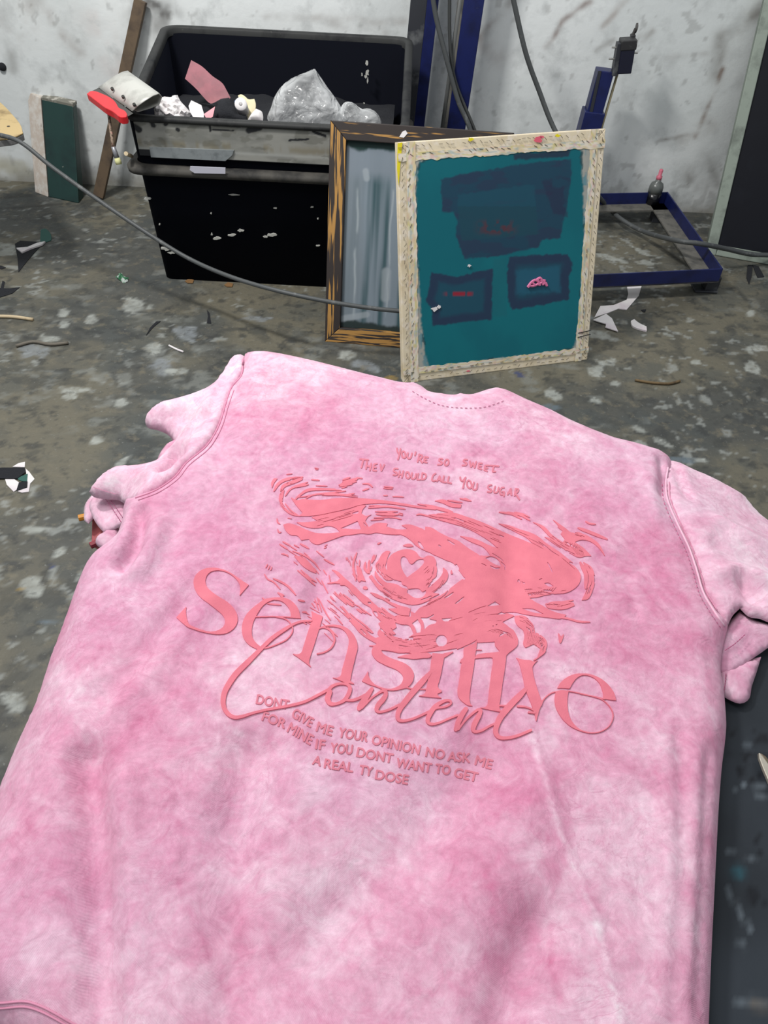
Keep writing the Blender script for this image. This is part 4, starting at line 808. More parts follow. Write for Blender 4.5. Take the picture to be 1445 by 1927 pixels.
RIDGES = [  # photo polyline, height, width
 ([(160,1420),(178,1540),(190,1650),(194,1760),(198,1927)], -.019, .016), ([(225,1480),(236,1720),(240,1927)], .009, .016), ([(110,1430),(90,1600),(100,1750)], .005, .02),
 ([(1276,1380),(1284,1500),(1283,1650),(1276,1800),(1268,1927)], -.0032, .007), ([(1304,1380),(1308,1500),(1302,1700),(1296,1927)], .0022, .010), ([(1258,1400),(1262,1600),(1252,1900)], .003, .010), ([(1335,1420),(1326,1600),(1318,1900)], -.003, .005),
 ([(262,960),(262,1000),(256,1030),(232,1062)], -.012, .009), ([(300,985),(286,1030),(262,1075)], .008, .013), ([(345,950),(322,1010),(300,1070)], -.003, .012), ([(236,962),(238,1000),(225,1040)], .006, .008),
 ([(1250,862),(1254,890),(1252,925)], -.010, .007), ([(1236,880),(1226,920),(1236,960)], .004, .012), ([(1200,870),(1215,900)], .003, .012),
 ([(604,1065),(600,1105),(588,1150)], -.008, .012), ([(965,970),(960,1060),(962,1140)], -.006, .016), ([(470,1420),(440,1560),(432,1800),(436,1940)], -.013, .022), ([(420,1560),(448,1480),(470,1400)], -.003, .02),
 ([(1012,1740),(970,1830),(940,1940)], -.012, .018), ([(1032,1745),(1036,1800),(1050,1870)], -.0025, .006), ([(900,1440),(800,1560),(690,1670),(560,1790)], -.011, .028), ([(1000,1380),(1050,1560),(1120,1720),(1170,1927)], .0022, .004), ([(1010,1480),(950,1620),(880,1720)], .007, .03),
 ([(440,760),(420,800),(405,860)], -.003, .012), ([(470,700),(520,780),(560,860)], .003, .02), ([(395,1130),(300,1250),(230,1320)], .005, .016), ([(340,1140),(260,1240),(200,1300)], -.005, .014), ([(360,1060),(300,1150)], .002, .01),
 ([(560,1500),(520,1650),(560,1780)], .003, .02), ([(690,1480),(720,1600)], -.002, .02), ([(1100,900),(1160,960),(1190,1050)], -.002, .014), ([(600,1280),(640,1340)], -.002, .02), ([(330,1520),(360,1640),(400,1760)], -.002, .008), ([(620,1690),(690,1730),(720,1790)], -.0012, .004), ([(390,1800),(440,1880)], -.0012, .004), ([(1130,1050),(1180,1090),(1200,1160)], -.0015, .005), ([(480,1560),(440,1600)], -.0012, .004)]
bp = np.array([c[:2] for c in BODY], float); bd = np.array([c[2] for c in BODY]); bw = np.array([c[3] for c in BODY])
NS = 6
out_px = smooth(bp, True, NS, corner=70)
ii = np.arange(len(out_px)); i0 = ii//NS; i1 = (i0+1) % len(bp); ft = (ii % NS)/NS
out_d = bd[i0]*(1-ft)+bd[i1]*ft; out_w = bw[i0]*(1-ft)+bw[i1]*ft
out_w3 = Pn(out_px, ZT-out_d); out_xy = out_w3[:, :2]
rid = [(Pn(np.array(l, float), np.full(len(l), ZT))[:, :2], h, w) for l, h, w in RIDGES]
def zbody(xy):
    xy = np.asarray(xy); z = np.zeros(len(xy))
    for s in range(0, len(xy), 4000):
        q = xy[s:s+4000]; dd = np.hypot(q[:, None, 0]-out_xy[None, :, 0], q[:, None, 1]-out_xy[None, :, 1])
        d = dd.min(1); wgt = 1/(dd+.004)**4; wgt /= wgt.sum(1)[:, None]
        dr = wgt@out_d; w = wgt@out_w
        t = np.clip(d/w, 0, 1); f = 1-np.power(np.clip(1-(1-t)**2, 0, 1), .62)
        zz = ZT-dr*f; k = sstep(0, .5, t)
        x, y = q[:, 0], q[:, 1]
        for l, h, w_ in rid: zz = zz+k*h*np.exp(-(segdist(q, l)/w_)**2)
        wx = x+.02*(fbm(x*22, y*22, 3)-.5); wy_ = y+.02*(fbm(x*22, y*22, 7)-.5)
        zz = zz+k*(.006*(fbm(wx*7, wy_*7, 11, 2)-.5)+.0034*(fbm(wx*24, wy_*24, 15, 3)-.5)+.0022*(np.abs(fbm(wx*36+3, wy_*30, 19, 3)-.5)*2-.3)*sstep(.4, .6, fbm(x*9, y*9, 23, 2)))
        z[s:s+4000] = zz
    return z
def on_body(px, lift=0.):
    px = np.asarray(px, float); z = np.full(len(px), ZT)
    for _ in range(4):
        p = Pn(px, z+lift); z = zbody(p[:, :2])
    p = Pn(px, z+lift); return p
# dye pattern -------------------------------------------------------------
PALE, MID, DEEP, COOL = np.array((.77, .515, .63)), np.array((.67, .325, .46)), np.array((.60, .20, .34)), np.array((.64, .375, .52))
DYE = [(600,900,120,.45),(370,960,100,.5),(450,1120,110,.5),(200,1180,80,.4),(960,960,160,.3),(1230,1050,110,.45),(1200,1200,110,.4),(1320,1420,60,.6),(640,760,80,.3),(300,1360,90,.55),(250,1480,110,.35),(620,1420,90,.25),(950,1480,120,.3),(700,1600,140,.15),(900,1700,130,.2),(1150,1400,130,.25),(100,1700,120,.35),(1100,900,100,.3),(430,780,50,.35),(470,840,70,.35),
       (540,1560,60,.3),(340,1560,70,.3),(760,1720,90,.15),(1040,1500,80,.2),(560,690,110,-.45),(640,700,90,-.3),(790,760,110,-.45),(930,770,90,-.4),(560,790,70,.3),(720,830,60,.2),(1150,850,90,-.35),(1040,800,90,-.35),(360,760,90,-.5),(500,1250,100,-.35),(820,1230,100,-.3),(600,1540,110,-.3),(560,1660,110,-.35),(80,1850,110,-.35),(300,1880,90,-.3),(490,1880,90,-.25),(820,1120,80,-.2),(1180,1600,90,-.2),(1250,1750,80,-.3),(780,1500,90,-.2),(140,1300,50,-.3),(420,1420,60,-.2),(1160,1290,50,-.2)]
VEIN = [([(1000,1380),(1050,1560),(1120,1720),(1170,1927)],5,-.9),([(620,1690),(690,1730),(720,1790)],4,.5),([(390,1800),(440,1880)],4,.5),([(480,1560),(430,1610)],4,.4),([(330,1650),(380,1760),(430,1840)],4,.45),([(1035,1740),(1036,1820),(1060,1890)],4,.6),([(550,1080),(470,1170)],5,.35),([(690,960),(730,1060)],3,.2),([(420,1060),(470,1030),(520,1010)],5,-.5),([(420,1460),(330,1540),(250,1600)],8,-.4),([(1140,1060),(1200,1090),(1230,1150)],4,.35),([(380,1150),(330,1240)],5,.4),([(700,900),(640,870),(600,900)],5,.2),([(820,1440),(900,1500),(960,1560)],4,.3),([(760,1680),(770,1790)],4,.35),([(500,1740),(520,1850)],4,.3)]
def dye(p, bias=0., seed=0):
    q = project(p); x, y = p[:, 0], p[:, 1]
    wx = x+.035*(fbm(x*16, y*16, 3+seed)-.5); wy_ = y+.035*(fbm(x*16, y*16, 7+seed)-.5)
    t = .57+bias+.66*(fbm(wx*11, wy_*11, 31+seed, 5)-.5)+.80*(fbm(wx*40, wy_*40, 41+seed, 4)-.5)
    for px, py, r, k in DYE: t = t+k*.62*np.exp(-((q[:, 0]-px)**2+(q[:, 1]-py)**2)/r**2)
    rid_ = np.abs(fbm(wx*17+9, wy_*15, 51+seed, 4)-.5)
    t = t+.22*np.exp(-(rid_/.012)**2)*sstep(.42, .6, fbm(x*7, y*7, 61+seed, 2))-.16*np.exp(-(np.abs(fbm(wx*15+29, wy_*13, 81+seed, 4)-.5)/.012)**2)
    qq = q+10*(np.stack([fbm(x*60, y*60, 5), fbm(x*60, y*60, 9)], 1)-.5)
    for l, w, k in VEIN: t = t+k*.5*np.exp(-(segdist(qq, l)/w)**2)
    t = np.clip(t, -.3, 1.25)
    c = lerp3(PALE, MID, sstep(.16, .80, t)); a = 1-sstep(-.22, .16, t); c = c*(1-a[:, None])+np.array((.80, .665, .735))*a[:, None]; a = sstep(.72, 1.15, t)*.75; c = c*(1-a[:, None])+DEEP*a[:, None]
    a = sstep(.5, .75, fbm(x*6+4, y*6, 91+seed, 3))*.35; return c*(1-a[:, None])+COOL*a[:, None]
def clothmat(name):
    m = bpy.data.materials.new(name); m.use_nodes = True; nt = m.node_tree; b = nt.nodes['Principled BSDF']; b.inputs['Roughness'].default_value = .85; b.inputs['Specular IOR Level'].default_value = .2
    b.inputs['Sheen Weight'].default_value = .15; b.inputs['Sheen Roughness'].default_value = .5
    a = nt.nodes.new('ShaderNodeVertexColor'); a.layer_name = 'paint'; tc = nt.nodes.new('ShaderNodeTexCoord')
    n = nt.nodes.new('ShaderNodeTexNoise'); n.inputs['Scale'].default_value = 130; n.inputs['Detail'].default_value = 5; n.inputs['Roughness'].default_value = .7; nt.links.new(tc.outputs['Object'], n.inputs[0])
    mr = nt.nodes.new('ShaderNodeMapRange'); mr.inputs[1].default_value = .3; mr.inputs[2].default_value = .7; mr.inputs[3].default_value = .88; mr.inputs[4].default_value = 1.10; nt.links.new(n.outputs[0], mr.inputs[0])
    nv = nt.nodes.new('ShaderNodeTexNoise'); nv.inputs['Scale'].default_value = 34; nv.inputs['Detail'].default_value = 9; nv.inputs['Roughness'].default_value = .72; nv.inputs['Distortion'].default_value = 1.6; nt.links.new(tc.outputs['Object'], nv.inputs[0])
    rv = nt.nodes.new('ShaderNodeValToRGB'); el = rv.color_ramp.elements; el[0].position = .34; el[0].color = (1.07, 1.16, 1.12, 1); el[1].position = .66; el[1].color = (.92, .76, .83, 1); nt.links.new(nv.outputs[0], rv.inputs[0])
    hv = nt.nodes.new('ShaderNodeMix'); hv.data_type = 'RGBA'; hv.blend_type = 'MULTIPLY'; hv.inputs[0].default_value = 1; nt.links.new(a.outputs[0], hv.inputs[6]); nt.links.new(rv.outputs[0], hv.inputs[7])
    hs = nt.nodes.new('ShaderNodeMix'); hs.data_type = 'RGBA'; hs.blend_type = 'MULTIPLY'; hs.inputs[0].default_value = 1
    nl = nt.nodes.new('ShaderNodeTexNoise'); nl.inputs['Scale'].default_value = 13; nl.inputs['Detail'].default_value = 5; nl.inputs['Roughness'].default_value = .6; nl.inputs['Distortion'].default_value = 1.8; nt.links.new(tc.outputs['Object'], nl.inputs[0])
    s1 = nt.nodes.new('ShaderNodeMath'); s1.operation = 'SUBTRACT'; nt.links.new(nl.outputs[0], s1.inputs[0]); s1.inputs[1].default_value = .5
    s2 = nt.nodes.new('ShaderNodeMath'); s2.operation = 'ABSOLUTE'; nt.links.new(s1.outputs[0], s2.inputs[0])
    s3 = nt.nodes.new('ShaderNodeMapRange'); s3.inputs[1].default_value = 0; s3.inputs[2].default_value = .014; s3.inputs[3].default_value = 1; s3.inputs[4].default_value = 0; nt.links.new(s2.outputs[0], s3.inputs[0])
    nm = nt.nodes.new('ShaderNodeTexNoise'); nm.inputs['Scale'].default_value = 8; nm.inputs['Detail'].default_value = 2; nt.links.new(tc.outputs['Object'], nm.inputs[0])
    s4 = nt.nodes.new('ShaderNodeMapRange'); s4.inputs[1].default_value = .46; s4.inputs[2].default_value = .62; nt.links.new(nm.outputs[0], s4.inputs[0])
    s5 = nt.nodes.new('ShaderNodeMath'); s5.operation = 'MULTIPLY'; nt.links.new(s3.outputs[0], s5.inputs[0]); nt.links.new(s4.outputs[0], s5.inputs[1])
    s6 = nt.nodes.new('ShaderNodeMath'); s6.operation = 'MULTIPLY'; nt.links.new(s5.outputs[0], s6.inputs[0]); s6.inputs[1].default_value = .5
    vm = nt.nodes.new('ShaderNodeMix'); vm.data_type = 'RGBA'; nt.links.new(s6.outputs[0], vm.inputs[0]); nt.links.new(hv.outputs[2], vm.inputs[6]); vm.inputs[7].default_value = (.56, .22, .35, 1)
    nt.links.new(vm.outputs[2], hs.inputs[6]); nt.links.new(mr.outputs[0], hs.inputs[7]); nt.links.new(hs.outputs[2], b.inputs['Base Color'])
    n2 = nt.nodes.new('ShaderNodeTexNoise'); n2.inputs['Scale'].default_value = 55; n2.inputs['Detail'].default_value = 6; n2.inputs['Distortion'].default_value = .8; nt.links.new(tc.outputs['Object'], n2.inputs[0])
    w = nt.nodes.new('ShaderNodeTexWave'); w.inputs['Scale'].default_value = 420; w.inputs['Distortion'].default_value = .6; w.bands_direction = 'DIAGONAL'; nt.links.new(tc.outputs['Object'], w.inputs[0])
    ad = nt.nodes.new('ShaderNodeMath'); ad.operation = 'MULTIPLY_ADD'; nt.links.new(w.outputs['Fac'], ad.inputs[0]); ad.inputs[1].default_value = .06; nt.links.new(n2.outputs[0], ad.inputs[2])
    bp_ = nt.nodes.new('ShaderNodeBump'); bp_.inputs['Strength'].default_value = .5; bp_.inputs['Distance'].default_value = .0035; nt.links.new(ad.outputs[0], bp_.inputs['Height']); nt.links.new(bp_.outputs[0], b.inputs['Normal'])
    return m
m_cloth = clothmat('tie_dyed_jersey')
def cdt(bound, pts, holes=False):
    m = len(bound); r = delaunay_2d_cdt([Vector(p) for p in np.vstack([bound, pts])], [(i, (i+1) % m) for i in range(m)], [], 1, 1e-7)
    return np.array([tuple(v) for v in r[0]]), [tuple(f) for f in r[2]]
G = .004
x0, y0 = out_xy.min(0); x1, y1 = out_xy.max(0)
gx, gy = [a.ravel() for a in np.meshgrid(np.arange(x0, x1, G), np.arange(y0, y1, G))]
q = np.stack([gx+(np.round((gy-y0)/G) % 2)*G*.5, gy], 1); q = q[inside(q, out_xy)]
dmin = np.concatenate([np.hypot(q[s:s+4000, None, 0]-out_xy[None, :, 0], q[s:s+4000, None, 1]-out_xy[None, :, 1]).min(1) for s in range(0, len(q), 4000)])
q = q[dmin > .0115]
seg_ = np.roll(out_xy, -1, 0)-np.roll(out_xy, 1, 0); nr_ = np.stack([-seg_[:, 1], seg_[:, 0]], 1); nr_ /= np.hypot(*nr_.T)[:, None]+1e-12
if inside(out_xy[:40]+nr_[:40]*.002, out_xy).mean() < .5: nr_ = -nr_
_a = 0
for of in (.0008, .0022, .0042, .0068, .0096):
    r_ = out_xy+nr_*of; d_ = np.hypot(r_[:, None, 0]-out_xy[None, :, 0], r_[:, None, 1]-out_xy[None, :, 1]).min(1)
    q = np.vstack([q, r_[inside(r_, out_xy) & (d_ > of*.8)]])
vv, ff = cdt(out_xy, q)
zz = zbody(vv); b = MB(); b.v = [tuple(p) for p in np.column_stack([vv, zz])]; b.f = ff; b.col = dye(np.column_stack([vv, zz]))
b.build('shirt_body', m_cloth, shirt, True, recalc=False, solid=.0016)
# sleeves -------------------------------------------------------------------
def patch(b, ctrl, dome, w, ridges=(), noise=.003, n=5, bias=-.1, seed=0, step=.005, corner=60):
    c = np.array(ctrl, float); px = smooth(c[:, :2], True, n, corner); i = np.arange(len(px)); a0 = i//n; a1 = (a0+1) % len(c); f = (i % n)/n
    zb_ = c[a0, 2]*(1-f)+c[a1, 2]*f; P3 = Pn(px, zb_); xy = P3[:, :2]
    lo = xy.min(0); hi = xy.max(0); gx, gy = [a.ravel() for a in np.meshgrid(np.arange(lo[0], hi[0], step), np.arange(lo[1], hi[1], step))]
    q = np.stack([gx, gy], 1); q = q[inside(q, xy)]
    q = q[segdist(q, np.vstack([xy, xy[:1]])) > step*.5]
    V, F = cdt(xy, q)
    dd = np.hypot(V[:, None, 0]-xy[None, :, 0], V[:, None, 1]-xy[None, :, 1]); wg = 1/(dd+.002)**2.5; wg /= wg.sum(1)[:, None]
    t = np.clip(dd.min(1)/w, 0, 1); k = sstep(0, .6, t)
    z = wg@zb_+dome*np.sqrt(1-(1-t)**2)
    for l, h, w_ in ridges: z = z+k*h*np.exp(-(segdist(V, Pn(np.array(l, float), np.full(len(l), ZT-.03))[:, :2])/w_)**2)
    z = z+k*noise*2*(fbm(V[:, 0]*28, V[:, 1]*28, 5+seed, 3)-.5)
    p = np.column_stack([V, z]); cc = dye(p, bias, seed)
    b.col = cc if b.col is None else np.vstack([b.col, cc]); b.add(p, F); return b
ls = MB()
patch(ls, [(462,671,.772),(440,675,.766),(428,686,.764),(418,705,.760),(395,732,.756),(365,745,.753),(330,755,.750),(300,763,.748),(283,775,.745),(273,790,.740),(276,803,.735),(300,811,.735),(318,820,.735),(328,833,.733),
           (322,846,.728),(308,858,.728),(293,873,.730),(265,880,.732),(215,884,.732),(195,895,.730),(178,911,.726),(168,925,.722),(172,932,.720),(200,940,.720),(223,942,.722),(240,950,.750),(258,944,.778),(294,928,.784),(330,904,.786),(353,876,.787),(385,849,.787),(405,824,.787),(418,795,.786),(428,763,.783),(440,732,.779),(459,706,.775)], .020, .045,
      [([(320,838),(340,852),(338,872),(314,894)], -.030, .010), ([(300,790),(360,800),(400,780)], .008, .016), ([(330,770),(380,800)], -.004, .010), ([(352,852),(352,868),(335,890)], .008, .008), ([(205,895),(218,915),(226,940)], -.008, .006), ([(240,893),(280,900)], .006, .012), ([(440,690),(420,740),(402,800)], -.009, .009), ([(400,760),(360,800),(330,815)], .005, .012), ([(372,862),(330,890)], -.005, .008)], bias=-.42, seed=3)
patch(ls, [(332,826,.738),(312,838,.725),(300,855,.720),(292,878,.718),(325,890,.722),(346,862,.73),(345,840,.735)], .006, .02, bias=.1, seed=4, noise=.001)
patch(ls, [(174,930,.700),(160,950,.692),(158,966,.690),(160,981,.688),(166,985,.688),(175,977,.690),(186,960,.694),(188,934,.700)], .004, .008, bias=-.3, seed=5, noise=.001)
patch(ls, [(168,950,.700),(178,934,.704),(200,928,.706),(232,930,.708),(240,961,.712),(236,984,.710),(222,993,.706),(196,1003,.698),(185,991,.696),(174,972,.696)], .004, .012, [([(196,936),(230,985)], .0015, .004), ([(180,945),(195,990)], -.002, .006)], bias=-.15, seed=6, noise=.001)
patch(ls, [(194,1001,.696),(222,990,.700),(224,1012,.700),(217,1030,.696),(203,1035,.690),(188,1031,.688),(180,1022,.688),(181,1013,.690)], .006, .010, [([(205,1000),(212,1028)], -.003, .005)], bias=-.1, seed=7, noise=.002)
ls.build('sleeve', m_cloth, shirt, True, recalc=False, solid=.0014)
rs = MB()
patch(rs, [(1256,866,.776),(1275,873,.772),(1300,885,.768),(1330,898,.764),(1370,918,.760),(1400,937,.756),(1421,962,.752),(1445,984,.748),(1500,1022,.745),(1540,1090,.745),(1520,1180,.775),(1445,1171,.786),(1430,1165,.786),(1409,1161,.786),(1398,1152,.786),(1392,1145,.787),(1379,1158,.788),(1367,1184,.784),(1343,1152,.786),(1322,1117,.787),(1309,1072,.788),(1295,1032,.788),(1272,987,.788),(1253,942,.786),(1249,910,.784)], .012, .03,
      [([(1340,1000),(1379,1020),(1410,1032),(1470,1046)], .007, .010), ([(1330,1108),(1382,1104),(1412,1118),(1470,1142)], .010, .010), ([(1378,1114),(1390,1136),(1400,1150)], -.012, .008), ([(1350,1060),(1400,1075),(1450,1090)], -.006, .014), ([(1264,890),(1270,920),(1285,960)], -.006, .007), ([(1280,900),(1284,930)], .003, .006), ([(1330,1050),(1350,1020)], -.003, .008)], bias=-.36, seed=8)
patch(rs, [(1372,1170,.776),(1392,1150,.778),(1412,1163,.779),(1445,1174,.780),(1520,1190,.775),(1520,1200,.772),(1444,1220,.770),(1430,1230,.769),(1409,1244,.769),(1363,1269,.768),(1345,1262,.768),(1345,1210,.772)], .005, .03, [([(1364,1222),(1385,1205),(1402,1192)], .003, .004), ([(1400,1195),(1385,1230)], -.003, .01)], bias=.02, seed=9, noise=.001)
patch(rs, [(1350,1262,.766),(1409,1241,.766),(1432,1236,.766),(1424,1264,.765),(1415,1290,.764),(1407,1318,.763),(1399,1323,.763),(1361,1311,.763),(1345,1300,.764)], .006, .02, [([(1370,1255),(1366,1308)], .002, .004)], bias=0, seed=10, noise=.001)
rs.build('sleeve', m_cloth, shirt, True, recalc=False, solid=.0014)
# seams ------------------------------------------------------------------
m_seam = mat('deep_pink_seam', (.66, .27, .40), .85); m_thread = mat('dark_pink_thread', (.48, .12, .24), .8)
def seam(name, px, r, m, lift=.0006, off=0, label=None):
    p = crom([(x+off, y) for x, y in px], 8); b = MB(); b.tube(on_body(p, lift), r, 6); tag(b.build(name, m, shirt, True), label)
LA = [(456,676),(453,706),(434,730),(423,761),(414,792),(402,818),(384,843),(350,871),(328,898),(293,922),(254,937)]
RA = [(1258,880),(1254,908),(1257,940),(1275,984),(1297,1030),(1311,1070),(1324,1114),(1344,1149),(1364,1178)]
seam('armhole_seam', [(x+1, y) for x, y in LA], .0011, m_seam, .0004); seam('armhole_seam', [(x+6, y+4) for x, y in LA[2:]], .0007, m_seam, .0004)
seam('armhole_seam', [(x-1, y) for x, y in RA], .0013, mat('pale_pink_seam', (.78, .48, .60), .85), .0002); seam('armhole_seam', [(x+5, y-1) for x, y in RA[1:-1]], .0007, m_seam, .0022)
def stitches(name, px, m, dash=4.2, gap=4.6, r=.0005, lift=.0012, f=None):
    p = crom(px, 10); L = np.concatenate([[0], np.cumsum(np.hypot(*np.diff(p, axis=0).T))]); s = 0; b = MB()
    while s+dash < L[-1]:
        seg = np.array([[np.interp(a, L, p[:, 0]), np.interp(a, L, p[:, 1])] for a in (s, s+dash*.5, s+dash)]); b.tube((f or on_body)(seg, lift), r, 4); s += dash+gap
    tag(b.build(name, m, shirt), kind='stuff')
stitches('armhole_stitching', [(x-8, y+3) for x, y in RA[1:]], m_thread); flat = lambda zz: (lambda px, l: Pn(np.asarray(px, float), np.full(len(px), zz+l)))
stitches('cuff_stitching', [(195, 934), (212, 958), (230, 986)], m_thread, 3, 2, f=flat(.7115)); stitches('cuff_stitching', [(203, 934), (220, 958), (236, 982)], m_thread, 3, 2, f=flat(.7125))
stitches('cuff_stitching', [(176, 917), (198, 924), (222, 931)], m_seam, 5, .5, f=flat(.733)); stitches('cuff_stitching', [(1364, 1224), (1382, 1212), (1402, 1194)], m_thread, 4, 1.5, f=flat(.7805)); stitches('cuff_stitching', [(1366, 1268), (1364, 1290), (1361, 1308)], m_thread, 4, 1.5, f=flat(.771))
stitches('collar_stitching', [(776,736),(800,750),(828,762),(860,767),(905,767),(935,759),(955,751)], m_thread, lift=.001)
hl = lambda o: [(-60, 1888+o), (0, 1888+o), (45, 1885+o), (75, 1893+o), (105, 1908+o), (140, 1928+o), (200, 1955+o)]
seam('hem_seam', hl(0), .0008, m_seam, .0004); seam('hem_seam', hl(10), .0008, m_seam, .0004)
# arm and pegs standing in for an unidentified red and orange thing
arm = thing('stand_in_arm', 'stand-in faded red metal arm with an orange peg poking out under the left sleeve', 'arm', tuple(P(190, 1005, .66)))
l0 = [P(x, y, .660) for x, y in ((177, 980), (176, 1030))]; e0 = np.array((-.08, .47, .712))
b = MB(); far = [e0+np.array((0, .03, 0)), e0+np.array((0, -.03, 0))]; up3 = np.array((0, 0, .011)); b.hexa([l0[1], far[1], far[0], l0[0], l0[1]+up3, far[1]+up3, far[0]+up3, l0[0]+up3]); b.build('bar', mat('faded_red_paint', lin(150, 66, 70), .6), arm, bevel=.001)
a = P(148, 975, .676); b = MB(); b.tube([a, P(205, 963, .676)], .0045, 8); tag(b.build('peg', mat('orange_paint', lin(206, 136, 32), .5), arm), 'orange peg')
a = P(170, 1027, .676); b = MB(); b.tube([a, P(204, 1012, .676)], .0045, 8); tag(b.build('peg', mat('dark_red_paint', lin(138, 44, 58), .5), arm), 'dark red peg')
# ================================================================== RAISED PRINT ON THE SHIRT
RX0, RY0, RX1, RY1, RES = 320, 830, 1190, 1500, 3
class Layer:
    def __init__(s): s.m = np.zeros(((RY1-RY0)*RES, (RX1-RX0)*RES), bool)
    def fill(s, poly, val=True, sm=True, n=4, corner=55):
        p = smooth(poly, True, n, corner) if sm else np.asarray(poly, float)
        p = (p-(RX0, RY0))*RES; H, Wd = s.m.shape
        a = np.maximum(np.floor(p.min(0)).astype(int)-1, 0); b = np.minimum(np.ceil(p.max(0)).astype(int)+2, (Wd, H))
        if (b <= a).any(): return
        gx, gy = np.meshgrid(np.arange(a[0], b[0])+.5, np.arange(a[1], b[1])+.5); r = np.zeros(gx.shape, bool)
        for (x0, y0), (x1, y1) in zip(p, np.roll(p, -1, 0)):
            if y0 == y1: continue
            j0 = int(max(0, math.floor(min(y0, y1)-a[1]-1))); j1 = int(max(0, math.ceil(max(y0, y1)-a[1]+1)))
            yy = gy[j0:j1]; r[j0:j1] ^= ((y0 > yy) != (y1 > yy)) & (gx[j0:j1] < (x1-x0)*(yy-y0)/(y1-y0)+x0)
        s.m[a[1]:b[1], a[0]:b[0]][r] = val
    def stroke(s, pts, w, val=True, taper=False, n=5):
        p = np.asarray(pts, float); k = len(p); w = np.broadcast_to(np.asarray(w, float), (k,))
        if k > 2: q = crom(np.column_stack([p, w]), n)
        else: q = np.column_stack([p, w])
        if taper:
            t = np.linspace(0, 1, len(q)) if len(q) > 2 else None
            if t is None: q = np.array([q[0]*(1-u)+q[1]*u for u in np.linspace(0, 1, 6)]); t = np.linspace(0, 1, 6)
            q[:, 2] *= np.clip(.45+1.5*np.minimum(t, 1-t)**.7, .4, 1)
        H, Wd = s.m.shape
        for u, v in zip(q[:-1], q[1:]):
            A = (u[:2]-(RX0, RY0))*RES; B = (v[:2]-(RX0, RY0))*RES; ra, rb = max(u[2]*RES/2, .45), max(v[2]*RES/2, .45); R = max(ra, rb)+2
            x0 = int(max(0, min(A[0], B[0])-R)); x1 = int(min(Wd, max(A[0], B[0])+R+1)); y0 = int(max(0, min(A[1], B[1])-R)); y1 = int(min(H, max(A[1], B[1])+R+1))
            if x1 <= x0 or y1 <= y0: continue
            gx, gy = np.meshgrid(np.arange(x0, x1)+.5, np.arange(y0, y1)+.5); d = B-A; t = np.clip(((gx-A[0])*d[0]+(gy-A[1])*d[1])/max(d@d, 1e-9), 0, 1)
            s.m[y0:y1, x0:x1][np.hypot(gx-A[0]-t*d[0], gy-A[1]-t*d[1]) <= ra+(rb-ra)*t] = val
    def dot(s, c, r, val=True): s.stroke([c, (c[0]+.01, c[1])], 2*r, val)
    def mesh(s, name, m, lift, label=None, tol=.3, gstep=9):
        F = np.pad(s.m.astype(float), 3)
        for _ in range(2):
            for ax in (0, 1): F = .25*np.roll(F, 1, ax)+.5*F+.25*np.roll(F, -1, ax)
        I = F > .5; H, Wd = F.shape
        c = I[:-1, :-1]*1+I[:-1, 1:]*2+I[1:, 1:]*4+I[1:, :-1]*8
        ys_, xs_ = np.nonzero((c > 0) & (c < 15)); nxt = {}
        E_ = {1: [(3, 0)], 2: [(0, 1)], 3: [(3, 1)], 4: [(1, 2)], 5: [(3, 0), (1, 2)], 6: [(0, 2)], 7: [(3, 2)], 8: [(2, 3)], 9: [(2, 0)], 10: [(0, 1), (2, 3)], 11: [(2, 1)], 12: [(1, 3)], 13: [(1, 0)], 14: [(0, 3)]}
        def key(y, x, e): return (y, x, 0) if e == 0 else (y, x+1, 1) if e == 1 else (y+1, x, 0) if e == 2 else (y, x, 1)
        for y, x in zip(ys_.tolist(), xs_.tolist()):
            for a, b in E_[int(c[y, x])]: nxt[key(y, x, a)] = key(y, x, b)
        def pos(k):
            y, x, o = k
            if o == 0: a, b = F[y, x], F[y, x+1]; return (x+(.5-a)/(b-a), y)
            a, b = F[y, x], F[y+1, x]; return (x, y+(.5-a)/(b-a))
        loops = []
        while nxt:
            k0 = next(iter(nxt)); k = k0; L = []
            while k in nxt: L.append(pos(k)); k = nxt.pop(k)
            if len(L) >= 6: loops.append(np.array(L))
        def dp(p, tol):
            keep = np.zeros(len(p), bool); keep[0] = keep[-1] = True; st = [(0, len(p)-1)]
            while st:
                a, b = st.pop()
                if b-a < 2: continue
                d = p[b]-p[a]; L = np.hypot(*d); r = p[a+1:b]-p[a]
                e = np.abs(r[:, 0]*d[1]-r[:, 1]*d[0])/L if L > 1e-9 else np.hypot(*r.T)
                i = int(e.argmax())
                if e[i] > tol: keep[a+1+i] = True; st += [(a, a+1+i), (a+1+i, b)]
            return p[keep]
        V = []; Ed = []
        for L in loops:
            L = np.vstack([L, L[:1]]); h = len(L)//2
            q = np.vstack([dp(L[:h+1], tol)[:-1], dp(L[h:], tol)[:-1]])
            if len(q) < 3: continue
            n0 = len(V); V += [tuple(a) for a in q]; Ed += [(n0+i, n0+(i+1) % len(q)) for i in range(len(q))]
        st = gstep*RES; gx, gy = [a.ravel() for a in np.meshgrid(np.arange(st/2, Wd, st), np.arange(st/2, H, st))]
        F2 = F.copy()
        for _ in range(5):
            for ax in (0, 1): F2 = np.minimum(F2, np.minimum(np.roll(F2, 1, ax), np.roll(F2, -1, ax)))
        ok = F2[gy.astype(int), gx.astype(int)] > .6
        V += list(zip(gx[ok]+.013, gy[ok]+.017))
        r = delaunay_2d_cdt([Vector(v) for v in V], Ed, [], 0, 1e-5)
        vv = np.array([tuple(v) for v in r[0]]); ff = np.array([tuple(f) for f in r[2]])
